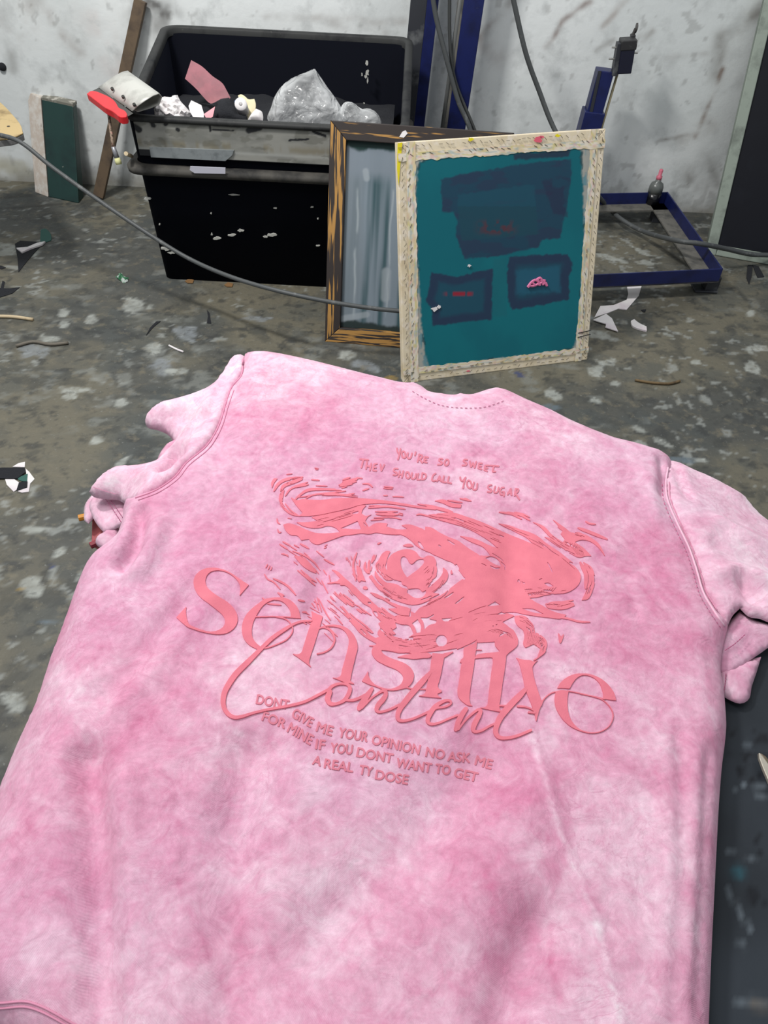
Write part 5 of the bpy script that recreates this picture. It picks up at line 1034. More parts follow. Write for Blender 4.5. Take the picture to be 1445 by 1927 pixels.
        cen = vv[ff].mean(1); xi = np.clip(cen[:, 0], 0, Wd-1.001); yi = np.clip(cen[:, 1], 0, H-1.001); x_ = xi.astype(int); y_ = yi.astype(int); fx = xi-x_; fy = yi-y_
        val = (F[y_, x_]*(1-fx)+F[y_, x_+1]*fx)*(1-fy)+(F[y_+1, x_]*(1-fx)+F[y_+1, x_+1]*fx)*fy
        ff = ff[val > .5]
        px = (vv+.5-3)/RES+(RX0, RY0)
        top = on_body(px, lift); low = top-np.array((0, 0, lift+.0006))
        a = top[ff]; nz = np.cross(a[:, 1]-a[:, 0], a[:, 2]-a[:, 0])[:, 2]; ff[nz < 0] = ff[nz < 0][:, ::-1]
        cnt = {}
        for f in ff.tolist():
            for i in range(3):
                e = (f[i], f[(i+1) % 3]); cnt[e] = 1
        be = [e for e in cnt if (e[1], e[0]) not in cnt]
        b = MB(); b.v = [tuple(q) for q in top]; b.f = [tuple(f) for f in ff.tolist()]
        used = sorted({i for e in be for i in e}); m1 = {v: len(b.v)+i for i, v in enumerate(used)}; b.v += [tuple(top[i]) for i in used]
        m2 = {v: len(b.v)+i for i, v in enumerate(used)}; b.v += [tuple(low[i]) for i in used]
        b.f += [(m1[e[1]], m1[e[0]], m2[e[0]], m2[e[1]]) for e in be]
        o = b.build(name, m, shirt, True, recalc=False); return tag(o, label)
def T(ox, oy, s): return lambda L: [(ox+a*s, oy+b*s) for a, b in L]
A_, B_2, C_, E2, G_, H2, K_, L_, M_, Q_ = T(480, 820, .2353), T(800, 820, .263), T(320, 1040, .2768), T(460, 1280, .346), T(640, 1020, .17993), T(660, 830, .2353), T(680, 1200, .15225), T(840, 1180, .15225), T(1000, 1180, .12457), T(860, 1040, .17993)
m_ink = bpy.data.materials.new('coral_puff_ink'); m_ink.use_nodes = True; nt = m_ink.node_tree; b_ = nt.nodes['Principled BSDF']; b_.inputs['Roughness'].default_value = .75; b_.inputs['Specular IOR Level'].default_value = .25
tc = nt.nodes.new('ShaderNodeTexCoord'); n_t = nt.nodes.new('ShaderNodeTexNoise'); n_t.inputs['Scale'].default_value = 60; n_t.inputs['Detail'].default_value = 6; nt.links.new(tc.outputs['Object'], n_t.inputs[0])
rp = nt.nodes.new('ShaderNodeValToRGB'); rp.color_ramp.elements[0].position = .3; rp.color_ramp.elements[0].color = (.66, .165, .225, 1); rp.color_ramp.elements[1].position = .7; rp.color_ramp.elements[1].color = (.74, .195, .255, 1); nt.links.new(n_t.outputs[0], rp.inputs[0]); nt.links.new(rp.outputs[0], b_.inputs['Base Color'])
n_f = nt.nodes.new('ShaderNodeTexNoise'); n_f.inputs['Scale'].default_value = 700; nt.links.new(tc.outputs['Object'], n_f.inputs[0]); bmp = nt.nodes.new('ShaderNodeBump'); bmp.inputs['Strength'].default_value = .25; bmp.inputs['Distance'].default_value = .001; nt.links.new(n_f.outputs[0], bmp.inputs['Height']); nt.links.new(bmp.outputs[0], b_.inputs['Normal'])
m_ink2 = mat('rose_ink_lettering', (.62, .18, .25), .8)
# ---- eye
e = Layer()
def fills(f, L, val=True, **k):
    for p in L: e.fill(f(p), val, **k)
def strokes(f, L, s, val=True, taper=True):
    for pts, w in L: e.stroke(f(pts), w*s, val, taper)
fills(A_, [
 [(285,490),(335,515),(380,505),(430,510),(520,513),(640,500),(760,497),(900,503),(1060,520),(1200,543),(1320,562),(1445,575),(1445,592),(1300,577),(1150,553),(1000,540),(900,545),(840,553),(760,577),(640,606),(520,631),(420,642),(350,640),(380,615),(340,570),(320,545)],
 [(450,650),(600,620),(760,585),(850,555),(890,555),(860,590),(850,620),(880,640),(940,625),(900,650),(880,680),(910,730),(960,700),(1060,700),(1050,725),(1150,750),(1220,745),(1170,715),(1230,708),(1290,725),(1350,750),(1400,790),(1445,815),(1445,940),(1390,925),(1330,905),(1290,880),(1250,840),(1210,810),(1165,790),(1120,790),(1040,785),(960,775),(920,785),(850,780),(780,790),(700,800),(630,825),(560,850),(490,868),(450,850),(430,825),(370,835),(340,800),(280,790),(240,750),(225,710),(260,700),(330,715),(420,755),(480,775),(560,780),(640,775),(680,770),(650,740),(580,720),(520,735),(440,735),(360,710),(330,690),(420,690),(500,680)]])
M1 = B_2([(0,650),(40,655),(100,690),(170,725),(235,750),(290,790),(350,830),(400,855),(470,858),(420,800),(330,760),(245,715),(330,730),(420,762),(520,805),(480,768),(400,715),(320,670),(260,645),(160,605),(20,565),(100,555),(200,550),(300,580),(400,615),(500,660),(600,705),(700,745),(770,775),(740,740),(660,695),(570,650),(520,625),(600,640),(680,670),(760,695),(820,728),(850,755),(900,790),(960,830),(1010,870),(1060,910),(1100,960),(1115,1010),(1100,1060),(1050,1105),(1000,1125),(940,1130),(860,1140),(800,1155),(745,1160),(790,1190),(840,1215),(880,1240),(960,1270),(1010,1280),(990,1300),(880,1300),(780,1288),(700,1275),(640,1262),(560,1270),(500,1330),(0,1330),(0,1150),(80,1130),(180,1090),(285,1020),(240,960),(200,910),(150,890),(60,850),(0,830)])
e.fill(M1)
fills(G_, [[(0,340),(40,370),(80,410),(150,460),(220,530),(290,580),(380,630),(470,690),(560,740),(640,770),(740,780),(740,740),(730,700),(760,660),(880,630),(960,590),(1090,530),(1180,460),(1290,380),(1445,300),(1445,1010),(1380,1050),(1290,1090),(1150,1120),(1000,1140),(880,1150),(760,1170),(720,1160),(620,1160),(520,1140),(430,1125),(400,1110),(350,1110),(380,1060),(300,1010),(380,1000),(410,990),(390,950),(420,890),(400,850),(430,830),(340,730),(330,700),(240,640),(180,580),(130,520),(80,460),(40,450),(0,450)]])
fills(Q_, [[(0,600),(420,640),(560,640),(600,660),(480,720),(540,775),(610,830),(640,900),(620,960),(540,1040),(440,1020),(400,970),(395,930),(210,940),(210,905),(60,985),(0,1010)]])
# whites cut out of the mass
fills(G_, [[(575,840),(640,860),(720,870),(770,960),(700,1000),(640,1005),(545,980),(580,960),(550,920),(590,890)],[(750,850),(810,805),(845,870),(840,945),(800,950),(780,890)],[(840,790),(920,785),(980,750),(980,770),(930,800),(1010,820),(1000,850),(930,870),(880,915),(870,840)],[(1060,800),(1110,795),(1180,790),(1110,830),(1080,825)],
 [(285,625),(320,625),(330,645),(300,650)],[(345,720),(385,730),(400,770),(385,785),(360,750)],[(740,660),(880,630),(960,595),(900,650),(830,690),(780,745),(735,720)],[(290,580),(400,630),(480,690),(500,700),(580,740),(720,778),(600,765),(580,770),(500,730),(470,700),(380,660)],[(1205,240),(1225,240),(1250,285),(1235,290)]], False)
e.dot(G_([(1060,1030)])[0], 60*.18, False); e.dot(G_([(1295,380)])[0], 14*.18, False)
strokes(G_, [([(1090,585),(1135,562),(1185,525)],18),([(1205,645),(1250,612),(1292,575)],16),([(1030,30),(1055,50)],16),([(1180,10),(1200,28)],14),([(820,0),(870,70)],30),([(890,1128),(1000,1098),(1120,1060),(1240,1018)],5),([(770,1020),(880,1125)],4),([(425,735),(475,770)],12),([(395,665),(435,695)],10),([(540,1040),(560,1045)],8),([(650,1010),(760,1000),(700,1025)],14),([(860,975),(960,968),(1020,980)],4),([(1340,735),(1445,695)],4),([(1120,830),(1290,782)],5),([(1380,828),(1445,790)],4)], .18, False)
fills(B_2, [[(430,875),(460,862),(530,895),(545,935),(500,920)],[(850,1055),(880,1050),(920,1075),(890,1080)],[(440,1220),(500,1185),(540,1210),(500,1215)],[(510,1280),(545,1258),(580,1275)],[(690,1235),(770,1238),(850,1275),(790,1268)],[(685,1040),(715,1050),(710,1062)]], False)
strokes(B_2, [([(160,745),(210,780)],11),([(875,905),(895,940),(912,980)],10),([(845,1103),(912,1112)],10),([(215,1200),(245,1180),(278,1152)],10),([(95,780),(112,797)],8),([(465,930),(500,948),(535,945)],12),([(240,742),(330,800),(400,862)],9),([(330,705),(430,765),(520,803)],9),([(600,1270),(655,1276)],11),([(735,1132),(760,1140)],8),([(1035,905),(1085,935),(1118,980),(1130,1030),(1118,1090),(1085,1130)],20),([(660,1045),(670,1030),(680,1055)],8),([(815,1030),(838,1020)],7),([(310,1265),(380,1235),(440,1215)],5),([(540,900),(570,930),(570,960)],8),([(810,755),(860,790),(910,830),(960,860)],6),([(400,912),(440,930)],6),([(220,920),(240,950)],16),([(480,840),(540,880),(560,900)],7)], .263, False)
for i in range(9): strokes(B_2, [([(735+22*i,1148-4*i),(780+20*i,1120-5*i)],3.5)], .263, False, True)
for i in range(6): strokes(Q_, [([(290+30*i,830+5*i),(420+25*i,800+8*i),(520+14*i,850+16*i)],4)], .18, False, True)
fills(A_, [[(680,740),(740,715),(820,680),(850,748),(760,745)],[(862,688),(905,728),(880,718)],[(775,625),(790,612),(827,600),(825,622)]], False)
fills(Q_, [[(470,725),(530,712),(605,710),(610,760),(650,800),(700,830),(690,960),(710,1000),(790,965),(830,965),(850,1050),(920,1030),(850,1090),(620,1112),(520,1112),(550,1050),(610,1000),(640,920),(620,860),(580,800),(540,770)],[(365,765),(385,760),(380,780)],[(400,752),(425,745),(415,765)],[(595,910),(615,905),(610,930)],[(435,880),(455,850),(515,830),(480,860)]], False)
fills(Q_, [[(600,660),(700,660),(760,700),(800,760),(820,830),(860,850),(900,880),(935,920),(915,1040),(870,1080),(835,1105),(850,1060),(870,1000),(800,955),(760,975),(715,992),(695,965),(705,860),(690,810),(640,770),(610,720)]])
for i in range(9): e.stroke(Q_([(735+20*i, 830+8*i),(745+13*i, 900+5*i),(725+12*i, 965+4*i)]), .55, False)
for i in range(5): e.stroke(Q_([(870+12*i, 900+18*i),(850+8*i, 960+16*i)]), .55, False)
# iris
strokes(G_, [([(180,640),(260,700)],1)], .18)
e.fill(G_([(760,60),(830,80),(930,105),(1010,150),(1110,190),(1160,212),(1200,262),(1240,312),(1285,365),(1220,420),(1150,480),(1090,530),(1000,580),(930,600),(820,640),(700,640),(560,590),(430,520),(330,440),(300,300),(400,150),(560,80)]), False)
fills(G_, [[(300,360),(330,400),(400,490),(470,550),(560,600),(640,630),(740,655),(880,630),(940,590),(1040,540),(970,530),(1020,490),(1080,440),(1120,390),(1130,340),(1110,290),(1075,265),(1075,310),(1050,360),(990,420),(930,470),(900,500),(890,545),(850,580),(770,580),(740,560),(700,530),(705,490),(620,450),(540,430),(480,420),(440,390),(400,350),(370,290),(360,330),(380,380),(420,430),(460,460),(420,450),(370,400),(330,340)],
 [(310,525),(380,540),(420,560),(520,600),(600,650),(700,680),(735,700),(720,770),(640,765),(580,740),(500,695),(600,690),(540,660),(440,600),(380,580)],
 [(500,180),(540,130),(600,95),(680,75),(760,85),(800,110),(830,150),(860,165),(920,140),(970,150),(1000,190),(1010,260),(1015,330),(980,390),(930,450),(900,500),(860,520),(830,490),(760,485),(700,490),(640,440),(600,400),(540,395),(480,400),(420,340),(380,290),(370,230),(400,190),(440,120),(500,90),(525,100),(500,150),(480,220),(470,250),(490,300)],[(655,35),(700,18),(740,20),(770,45),(700,50)],[(385,15),(415,0),(435,5),(400,25)],[(170,240),(205,260),(235,330),(268,412),(210,400),(180,330)],[(1080,270),(1110,290),(1130,340),(1100,390),(1085,340)],[(1155,300),(1165,290),(1180,330),(1160,335)]])
e.fill(G_([(510,405),(560,400),(640,410),(650,440),(700,465),(712,492),(650,475),(590,440),(520,420)]), False)
e.fill(G_([(710,495),(770,485),(830,490),(860,525),(900,520),(890,545),(850,578),(770,578),(740,560),(700,530)]), False)
e.fill(G_([(700,370),(660,310),(635,240),(632,190),(645,155),(670,150),(700,170),(725,215),(745,230),(765,220),(800,190),(840,178),(875,185),(880,205),(860,240),(820,280),(760,325)]), False, corner=70)
strokes(G_, [([(175,110),(145,190),(138,270),(165,380)],22),([(205,185),(200,250)],14),([(265,210),(258,270),(290,325)],26),([(305,190),(298,270),(305,325)],26),([(355,135),(330,215)],26),([(378,130),(355,190)],10),([(145,280),(165,405)],12),([(180,370),(212,412)],14),([(255,470),(280,485)],28),([(330,250),(320,300)],10)], .18)
strokes(G_, [([(415,235),(425,290)],7),([(455,230),(445,280)],6),([(395,260),(440,360),(500,430)],7),([(870,300),(925,250)],5),([(880,330),(935,275)],5),([(905,330),(940,295)],5),([(960,400),(1020,355)],8),([(940,450),(1000,400)],5),([(930,470),(980,440)],5),([(600,580),(645,595)],10),([(640,635),(745,662)],5),([(520,530),(580,560)],4),([(480,540),(560,590)],4),([(545,510),(600,545)],4),([(980,530),(1050,520),(1100,470)],12),([(1040,530),(1090,530)],14)], .18, False)
strokes(G_, [([(0,530),(60,610),(130,672)],20),([(30,545),(90,590),(145,635)],15),([(85,500),(130,555)],10),([(0,670),(100,770),(200,860),(335,950)],17),([(30,740),(90,790)],16),([(170,700),(230,745)],11),([(180,660),(250,715),(325,765)],13),([(170,800),(260,870),(345,948)],16),([(190,910),(240,945)],16),([(305,1085),(370,1085)],11),([(130,640),(190,670)],10)], .18)
fills(G_, [[(100,820),(160,840),(235,905),(200,910),(130,860)],[(260,930),(330,980),(405,1022),(370,1050),(300,1010)]])
# brush flicks
fills(A_, [[(130,370),(150,340),(180,340),(150,380),(135,420)],[(190,500),(205,450),(235,430),(225,480),(220,530),(240,570),(300,620),(370,645),(300,635),(240,600),(205,560)],[(310,960),(360,965),(430,1020),(480,1070),(490,1100),(440,1080),(380,1040)],[(610,1070),(650,1080),(720,1140),(780,1190),(850,1275),(800,1275),(740,1210),(690,1185),(640,1180),(680,1140)]])
strokes(A_, [([(150,440),(190,380),(260,345),(380,330)],22),([(205,440),(230,400),(300,370),(375,345)],26),([(240,540),(290,600),(350,640)],11),([(240,480),(290,420),(420,370)],14),([(300,410),(425,388)],18),([(310,520),(360,470),(440,425),(640,425)],14),([(330,500),(420,440),(560,430),(690,435)],11),([(400,505),(470,470),(610,455),(725,440)],11),([(520,465),(720,467)],11),([(740,468),(795,460)],9),([(810,333),(860,340)],9),([(860,383),(910,385),(940,410)],12),([(860,437),(910,420)],12),([(1030,405),(1105,412)],10),([(1025,418),(1100,425)],9),([(1025,477),(1060,477)],8),([(1100,485),(1140,485),(1190,490)],9),([(450,350),(515,355)],10),([(250,308),(298,302)],7),([(475,255),(508,262)],7),([(480,268),(505,270)],6),([(485,398),(578,402)],8),
 ([(905,575),(1060,565),(1200,585)],14),([(910,560),(1000,556)],9),([(960,605),(1140,605)],11),([(970,625),(1140,630)],22),([(950,655),(1090,650),(1170,667)],11),([(925,675),(1030,665)],10),([(1300,545),(1445,568)],10),([(1290,632),(1330,628),(1445,658)],11),([(175,660),(180,690),(200,705)],11),([(180,745),(190,770),(208,770)],11),([(258,657),(292,661)],6),
 ([(220,845),(285,880)],12),([(195,865),(260,905)],13),([(310,870),(352,892)],9),([(360,862),(430,900)],15),([(208,942),(264,954)],9),([(300,920),(400,960),(470,1010),(510,1060)],13),([(340,1075),(420,1140),(480,1195)],15),([(365,1070),(430,1130),(490,1170)],11),([(490,920),(550,968)],9),([(550,985),(632,1030)],12),([(555,882),(577,868)],8),([(550,899),(572,888)],7),([(84,1055),(100,1025)],9),([(103,1068),(118,1035)],8),([(124,1074),(135,1045)],8),([(75,1105),(100,1145),(150,1170),(200,1225)],11),([(145,1140),(220,1175),(270,1210),(325,1272)],16),([(180,1255),(232,1277)],14),([(590,1110),(602,1168)],8),([(545,1070),(572,1112)],8),([(580,1180),(700,1165)],13),([(530,1155),(582,1258)],9),([(490,1135),(535,1192)],8),([(870,1215),(890,1218)],26),([(430,690),(520,690)],8)], .2353)
fills(B_2, [[(1130,900),(1190,940),(1215,1020),(1200,1100),(1160,1170),(1120,1175),(1150,1110),(1170,1040),(1165,980),(1140,930)],[(860,1200),(920,1185),(1060,1192),(1070,1215),(1000,1240),(920,1240),(870,1225)],[(765,615),(800,625),(860,655),(900,700),(960,745),(990,765),(960,770),(910,740),(870,700),(820,650)],[(910,595),(960,630),(1010,665),(1040,690),(1100,690),(1180,725),(1240,770),(1290,865),(1240,800),(1190,760),(1110,745),(1070,760),(1130,800),(1190,860),(1150,860),(1110,870),(1020,830),(950,790),(850,720),(900,735),(980,770),(1000,740),(970,700),(985,680)],[(65,465),(130,455),(190,480),(260,490),(255,515),(190,510),(120,480)]])
strokes(B_2, [([(530,545),(620,560),(690,595)],14),([(590,545),(690,570),(750,605)],14),([(640,545),(700,560),(748,582)],9),([(1095,658),(1180,690),(1302,740)],22),([(1148,612),(1180,628),(1220,632)],12),([(950,650),(1012,692)],11),([(160,460),(265,477)],12),([(248,447),(330,466)],11),([(280,445),(312,456)],7),([(0,495),(100,520),(195,545)],22),([(960,1192),(1060,1176)],11),([(840,1290),(1000,1303),(1100,1328),(1180,1332)],13),([(1110,905),(1150,990),(1148,1090)],26),([(0,570),(120,600),(250,640)],12),([(100,600),(260,635),(420,700)],12)], .263)
for i in range(7): e.stroke(B_2([(985+16*i, 752+4*i),(1040+14*i, 790+6*i),(1090+8*i, 852+2*i)]), .6, False)
strokes(C_, [([(962,340),(985,372)],8),([(983,312),(1010,392)],7),([(998,300),(1030,402)],7),([(1010,310),(1060,410),(1092,458)],9),([(870,320),(915,330)],12),([(900,402),(930,405)],12),([(1090,295),(1110,320)],12),([(735,270),(800,340),(865,380)],13),([(1170,365),(1230,440),(1320,512)],15),([(1220,460),(1290,495),(1390,605)],18),([(1120,270),(1200,350)],12),([(1150,280),(1250,362)],14),([(1178,410),(1222,442)],9),([(1270,380),(1330,412)],10),([(660,345),(755,355)],10),([(625,305),(648,322)],7),([(1240,470),(1300,545),(1400,612)],14)], .2768)
strokes(M_, [([(410,95),(425,160),(432,235)],24),([(482,110),(462,170),(438,235)],24),([(445,130),(440,200)],20)], .12457)
strokes(A_, [([(700,352),(760,332)],13),([(700,366),(830,338)],14),([(690,380),(815,350)],14),([(680,394),(810,365)],14),([(672,404),(780,385)],12),([(668,392),(705,384)],9),([(690,418),(735,404)],8)], .2353)
rh = random.Random(3)
def hatch(line, spread, n, ln, w, val, k=1.):
    q = crom(line, 12); T_ = np.gradient(q, axis=0); T_ /= np.hypot(*T_.T)[:, None]+1e-9; N_ = np.stack([-T_[:, 1], T_[:, 0]], 1)
    for _ in range(n):
        i = rh.randrange(len(q)); m_ = max(2, int(rh.uniform(.5, 1.2)*ln)); j0 = max(0, i-m_//2); j1 = min(len(q)-1, i+m_//2)
        if j1-j0 < 2: continue
        o = rh.uniform(-1, 1)*spread; e.stroke(q[[j0, (j0+j1)//2, j1]]+N_[[j0, (j0+j1)//2, j1]]*o, rh.uniform(.7, 1.3)*w, val, True, 4)
hatch(A_([(350,500),(600,470),(900,500)]), 3, 5, 14, 1.4, True); hatch(A_([(480,690),(640,650),(800,600)]), 8, 12, 10, .8, False); hatch(A_([(250,380),(300,360),(370,345)]), 4, 8, 8, .9, False)
hatch(A_([(200,420),(195,500),(240,580),(330,640)]), 5, 10, 12, .8, False); hatch(B_2([(20,565),(200,590),(420,680),(560,740)]), 9, 16, 12, .9, False); hatch(B_2([(560,660),(760,740),(950,850),(1080,960)]), 7, 7, 12, .8, False)
hatch(B_2([(900,720),(1000,790),(1130,850)]), 9, 14, 10, .9, False); hatch(B_2([(1020,700),(1120,710),(1220,770)]), 4, 6, 8, .8, False); hatch(B_2([(1150,930),(1195,1020),(1160,1140)]), 5, 7, 10, .9, False)
hatch(G_([(420,500),(560,590),(720,640),(900,610),(1060,520),(1130,400)]), 10, 30, 12, .9, False); hatch(G_([(430,180),(400,260),(450,360),(560,430)]), 7, 14, 10, .9, False)
hatch(G_([(880,460),(980,360),(1000,220)]), 8, 14, 8, .8, False); hatch(G_([(420,880),(520,960),(640,1020),(900,1010)]), 10, 22, 9, .9, False); hatch(G_([(380,660),(480,750),(600,800)]), 7, 12, 9, .8, False)
hatch(G_([(560,1060),(760,1090),(1000,1060),(1300,980)]), 9, 10, 10, .7, False); hatch(Q_([(80,700),(300,660),(480,640)]), 12, 8, 10, .6, False); hatch(Q_([(700,410),(850,400),(1000,420),(1150,400)]), 6, 14, 9, .8, False); hatch(Q_([(930,540),(1060,560),(1200,530)]), 4, 8, 9, .8, False)
hatch(Q_([(720,720),(790,800),(800,900)]), 7, 12, 9, .9, False); hatch(Q_([(830,860),(900,940),(890,1040)]), 6, 12, 8, .9, False); hatch(Q_([(640,680),(740,720),(800,800)]), 5, 8, 10, .8, False)
hatch(G_([(-350,700),(-150,820),(0,960)]), 26, 14, 8, 1.6, True); hatch(G_([(-100,560),(60,700),(240,860)]), 14, 12, 8, 1.5, True); hatch(A_([(250,900),(380,990),(490,1120)]), 14, 14, 8, 1.5, True); hatch(A_([(760,960),(790,1060),(850,1160)]), 10, 10, 8, 1.5, True); hatch(A_([(1010,610),(1100,620),(1180,640)]), 5, 6, 10, 1.2, True)
e.mesh('eye_print', m_ink, .0010, 'coral brush stroke eye with a heart pupil')
# ---- serif word
w = Layer()
w.fill(C_([(535,218),(472,292),(478,250),(468,205),(440,170),(400,140),(350,122),(310,120),(275,130),(248,158),(240,195),(250,230),(280,262),(330,298),(390,335),(435,380),(458,430),(455,478),(432,515),(392,543),(340,554),(280,550),(220,538),(160,520),(120,505),(85,478),(42,440),(110,365),(107,405),(114,445),(130,486),(160,503),(210,522),(255,534),(310,532),(348,515),(370,488),(373,455),(355,422),(320,390),(270,350),(215,310),(180,270),(163,230),(160,190),(172,155),(202,125),(240,107),(290,101),(340,108),(390,125),(440,155),(490,190)]), corner=65)
w.fill(C_([(650,312),(600,345),(555,380),(515,425),(492,480),(488,530),(500,580),(530,620),(570,645),(605,657),(625,645),(590,618),(565,585),(555,545),(558,500),(570,460),(585,430),(605,395),(630,362),(665,335),(710,318)]))
w.fill(C_([(640,318),(700,305),(765,305),(810,318),(845,345),(868,375),(880,410),(885,443),(820,432),(818,400),(795,360),(755,328),(700,320)]))
def ws(f, pts, wd, s): w.stroke(f(pts), np.asarray(wd)*s)
ws(C_, [(580,435),(720,433),(885,442)], 7, .2768); ws(C_, [(720,434),(780,448),(815,475),(833,515),(825,550),(790,590),(730,620),(660,645),(605,652)], 8, .2768)
w.fill(C_([(960,395),(985,410),(1038,432),(1025,480),(1000,560),(975,640),(955,700),(945,745),(960,780),(915,745),(870,712),(830,685),(870,690),(890,680),(905,640),(930,560),(955,480),(965,430)]))
w.fill(C_([(1015,508),(1050,495),(1085,490),(1130,490),(1190,505),(1235,540),(1265,590),(1275,640),(1262,700),(1245,770),(1230,840),(1225,870),(1255,893),(1200,885),(1140,862),(1092,845),(1135,850),(1155,840),(1170,790),(1190,720),(1210,640),(1215,590),(1200,550),(1165,517),(1120,504),(1075,502)]))
ws(C_, [(1010,515),(1045,508),(1085,525),(1112,560),(1117,600),(1095,645),(1050,675),(1000,687)], [8, 9, 11, 13, 13, 11, 10, 9], .2768)
w.fill(K_([(600,185),(500,180),(400,170),(300,155),(245,150),(260,185),(310,225),(400,265),(500,300),(580,345),(630,400),(650,460),(640,520),(605,580),(560,615),(490,635),(420,650),(350,652),(270,640),(180,605),(90,575),(5,535),(85,410),(90,470),(120,530),(165,575),(230,605),(310,628),(370,630),(430,610),(480,580),(510,530),(515,480),(490,440),(440,400),(350,360),(260,320),(190,280),(150,235),(128,190),(135,130),(170,90),(240,80),(350,100),(480,130),(600,150)]), corner=65)
ws(K_, [(560,614),(640,635)], 15, .15225); ws(K_, [(720,635),(810,636)], 13, .15225)
w.fill(K_([(440,240),(520,215),(620,200),(720,190),(820,185),(870,215),(860,232),(760,250),(640,262),(540,250)]))
w.fill(K_([(878,190),(860,300),(848,400),(830,480),(815,560),(800,640),(780,690),(700,718),(790,728),(900,738),(1000,746),(945,712),(940,690),(960,682),(990,672),(993,650),(960,630),(945,600),(960,540),(985,440),(1005,330),(1020,260),(1040,200)]))
ws(K_, [(1030,215),(1080,195),(1130,175)], [50, 30, 12], .15225)
w.fill(L_([(380,150),(372,250),(355,350),(345,440),(330,540),(310,660),(295,760),(285,850),(290,920),(305,960),(330,975),(270,968),(210,930),(160,880),(140,830),(138,770),(150,700),(165,600),(180,480),(188,440),(165,435),(180,400),(205,380),(212,300),(215,255),(290,220),(340,200)]))
w.fill(L_([(350,390),(365,350),(450,325),(560,315),(680,300),(680,370),(560,372),(450,378)])); ws(L_, [(370,280),(435,282)], 9, .15225)
w.fill(L_([(640,270),(680,300),(740,350),(730,450),(715,560),(695,680),(680,800),(665,900),(655,980),(660,1010),(690,1050),(600,1035),(500,1015),(405,995),(470,990),(500,970),(515,900),(530,760),(545,640),(560,520),(575,410),(570,380),(545,372),(560,320),(660,300)]))
w.fill(L_([(600,180),(680,130),(760,120),(830,150),(885,160),(880,220),(840,265),(780,310),(740,350),(680,320),(640,270),(605,230)]))
w.fill(L_([(860,375),(900,390),(970,405),(1040,410),(1085,425),(1135,405),(1090,450),(1065,490),(1070,560),(1090,650),(1120,750),(1150,840),(1172,905),(1200,895),(1175,960),(1150,1020),(1130,1090),(1112,1165),(1095,1090),(1080,1040),(1060,980),(1035,910),(1000,830),(975,760),(955,660),(935,570),(910,480),(885,410)]))
ws(L_, [(1085,405),(1140,370),(1205,320),(1215,290)], [16, 14, 12, 30], .15225)
w.fill(M_([(390,920),(430,850),(490,790),(570,740),(650,710),(760,700),(860,705),(960,735),(1060,785),(1140,850),(1210,930),(1255,1010),(1280,1105),(1180,1095),(1085,1075),(1085,1010),(1065,930),(1030,850),(980,795),(920,755),(850,730),(780,725),(720,745),(665,790),(620,850),(595,895),(575,930),(490,920)]))
w.fill(M_([(365,970),(460,952),(562,965),(548,1040),(543,1120),(548,1220),(565,1310),(590,1380),(640,1460),(700,1520),(780,1565),(880,1592),(870,1602),(770,1578),(680,1545),(580,1490),(490,1410),(430,1330),(380,1240),(355,1150),(352,1060)]))
ws(M_, [(760,1565),(880,1594),(980,1592),(1080,1562),(1170,1497),(1220,1410),(1235,1330),(1215,1250),(1160,1170),(1070,1095),(980,1060),(870,1030),(740,1000),(620,975),(540,962)], 13, .12457)
ws(M_, [(360,975),(300,995),(235,1040),(175,1105),(140,1180)], [14, 16, 18, 20, 30], .12457); ws(M_, [(740,1003),(950,1048),(1110,1085)], 15, .12457)
w.mesh('serif_lettering', m_ink, .0013, 'coral serif lettering reading Sensitive')
# ---- script word
s_ = Layer()
def ss(f, pts, wd, s): s_.stroke(f(pts), np.asarray(wd, float)*s, n=8)
ss(C_, [(960,462),(900,465),(840,485),(780,520),(700,575),(640,630),(580,690),(520,750),(450,820),(400,890),(370,950),(360,1010),(370,1060),(400,1100),(440,1118),(490,1112),(560,1090),(650,1068),(740,1052),(830,1035),(920,1010),(1000,970),(1075,930)], [12,14,16,22,26,26,30,36,38,38,36,34,30,28,24,20,16,16,16,18,18,18,18], .2768)
ss(C_, [(1075,935),(1105,905),(1150,890),(1200,893),(1222,915),(1215,955),(1185,1000),(1135,1025),(1090,1025),(1072,990),(1085,945)], [24,20,16,18,24,28,24,18,28,38,34], .2768)
ss(C_, [(1185,998),(1215,1002),(1250,1000),(1290,985),(1340,960)], [16,16,18,18,20], .2768); ss(C_, [(1372,925),(1330,985),(1292,1045),(1284,1062)], [24,40,36,22], .2768)
ss(K_, [(5,870),(70,800),(130,740),(200,690),(260,655),(300,665),(295,715),(260,770),(215,820),(190,870),(195,905),(240,915),(330,893),(400,862),(470,825)], [22,24,24,26,34,44,56,62,62,54,36,28,28,28,26], .15225)
ss(K_, [(850,430),(780,510),(700,600),(620,690),(540,790),(480,870),(450,950),(460,1010),(520,1025),(620,1005),(720,965),(850,905)], [40,66,74,72,70,65,56,44,32,28,28,28], .15225)
ss(K_, [(850,905),(930,868),(1040,850),(1105,812),(1095,778),(1040,775),(960,812),(900,862),(850,935),(822,1000),(830,1050),(880,1066),(960,1050),(1080,1000),(1190,955)], [26,26,24,26,28,34,46,56,60,54,40,30,26,24,26], .15225)
ss(L_, [(240,1012),(190,1085),(148,1170),(118,1260)], [54,66,66,52], .15225)
ss(L_, [(150,1262),(220,1165),(300,1085),(385,1022),(422,1030),(405,1085),(370,1150),(338,1220),(335,1275),(375,1292),(450,1270),(540,1218),(620,1185)], [24,26,28,32,44,58,64,62,46,30,28,26,24], .15225)
ss(L_, [(975,770),(900,850),(820,930),(740,1020),(670,1110),(630,1190),(610,1270),(625,1335),(680,1368),(780,1365),(880,1340),(980,1300),(1045,1272)], [50,75,80,80,75,70,62,54,42,36,34,32,30], .15225)
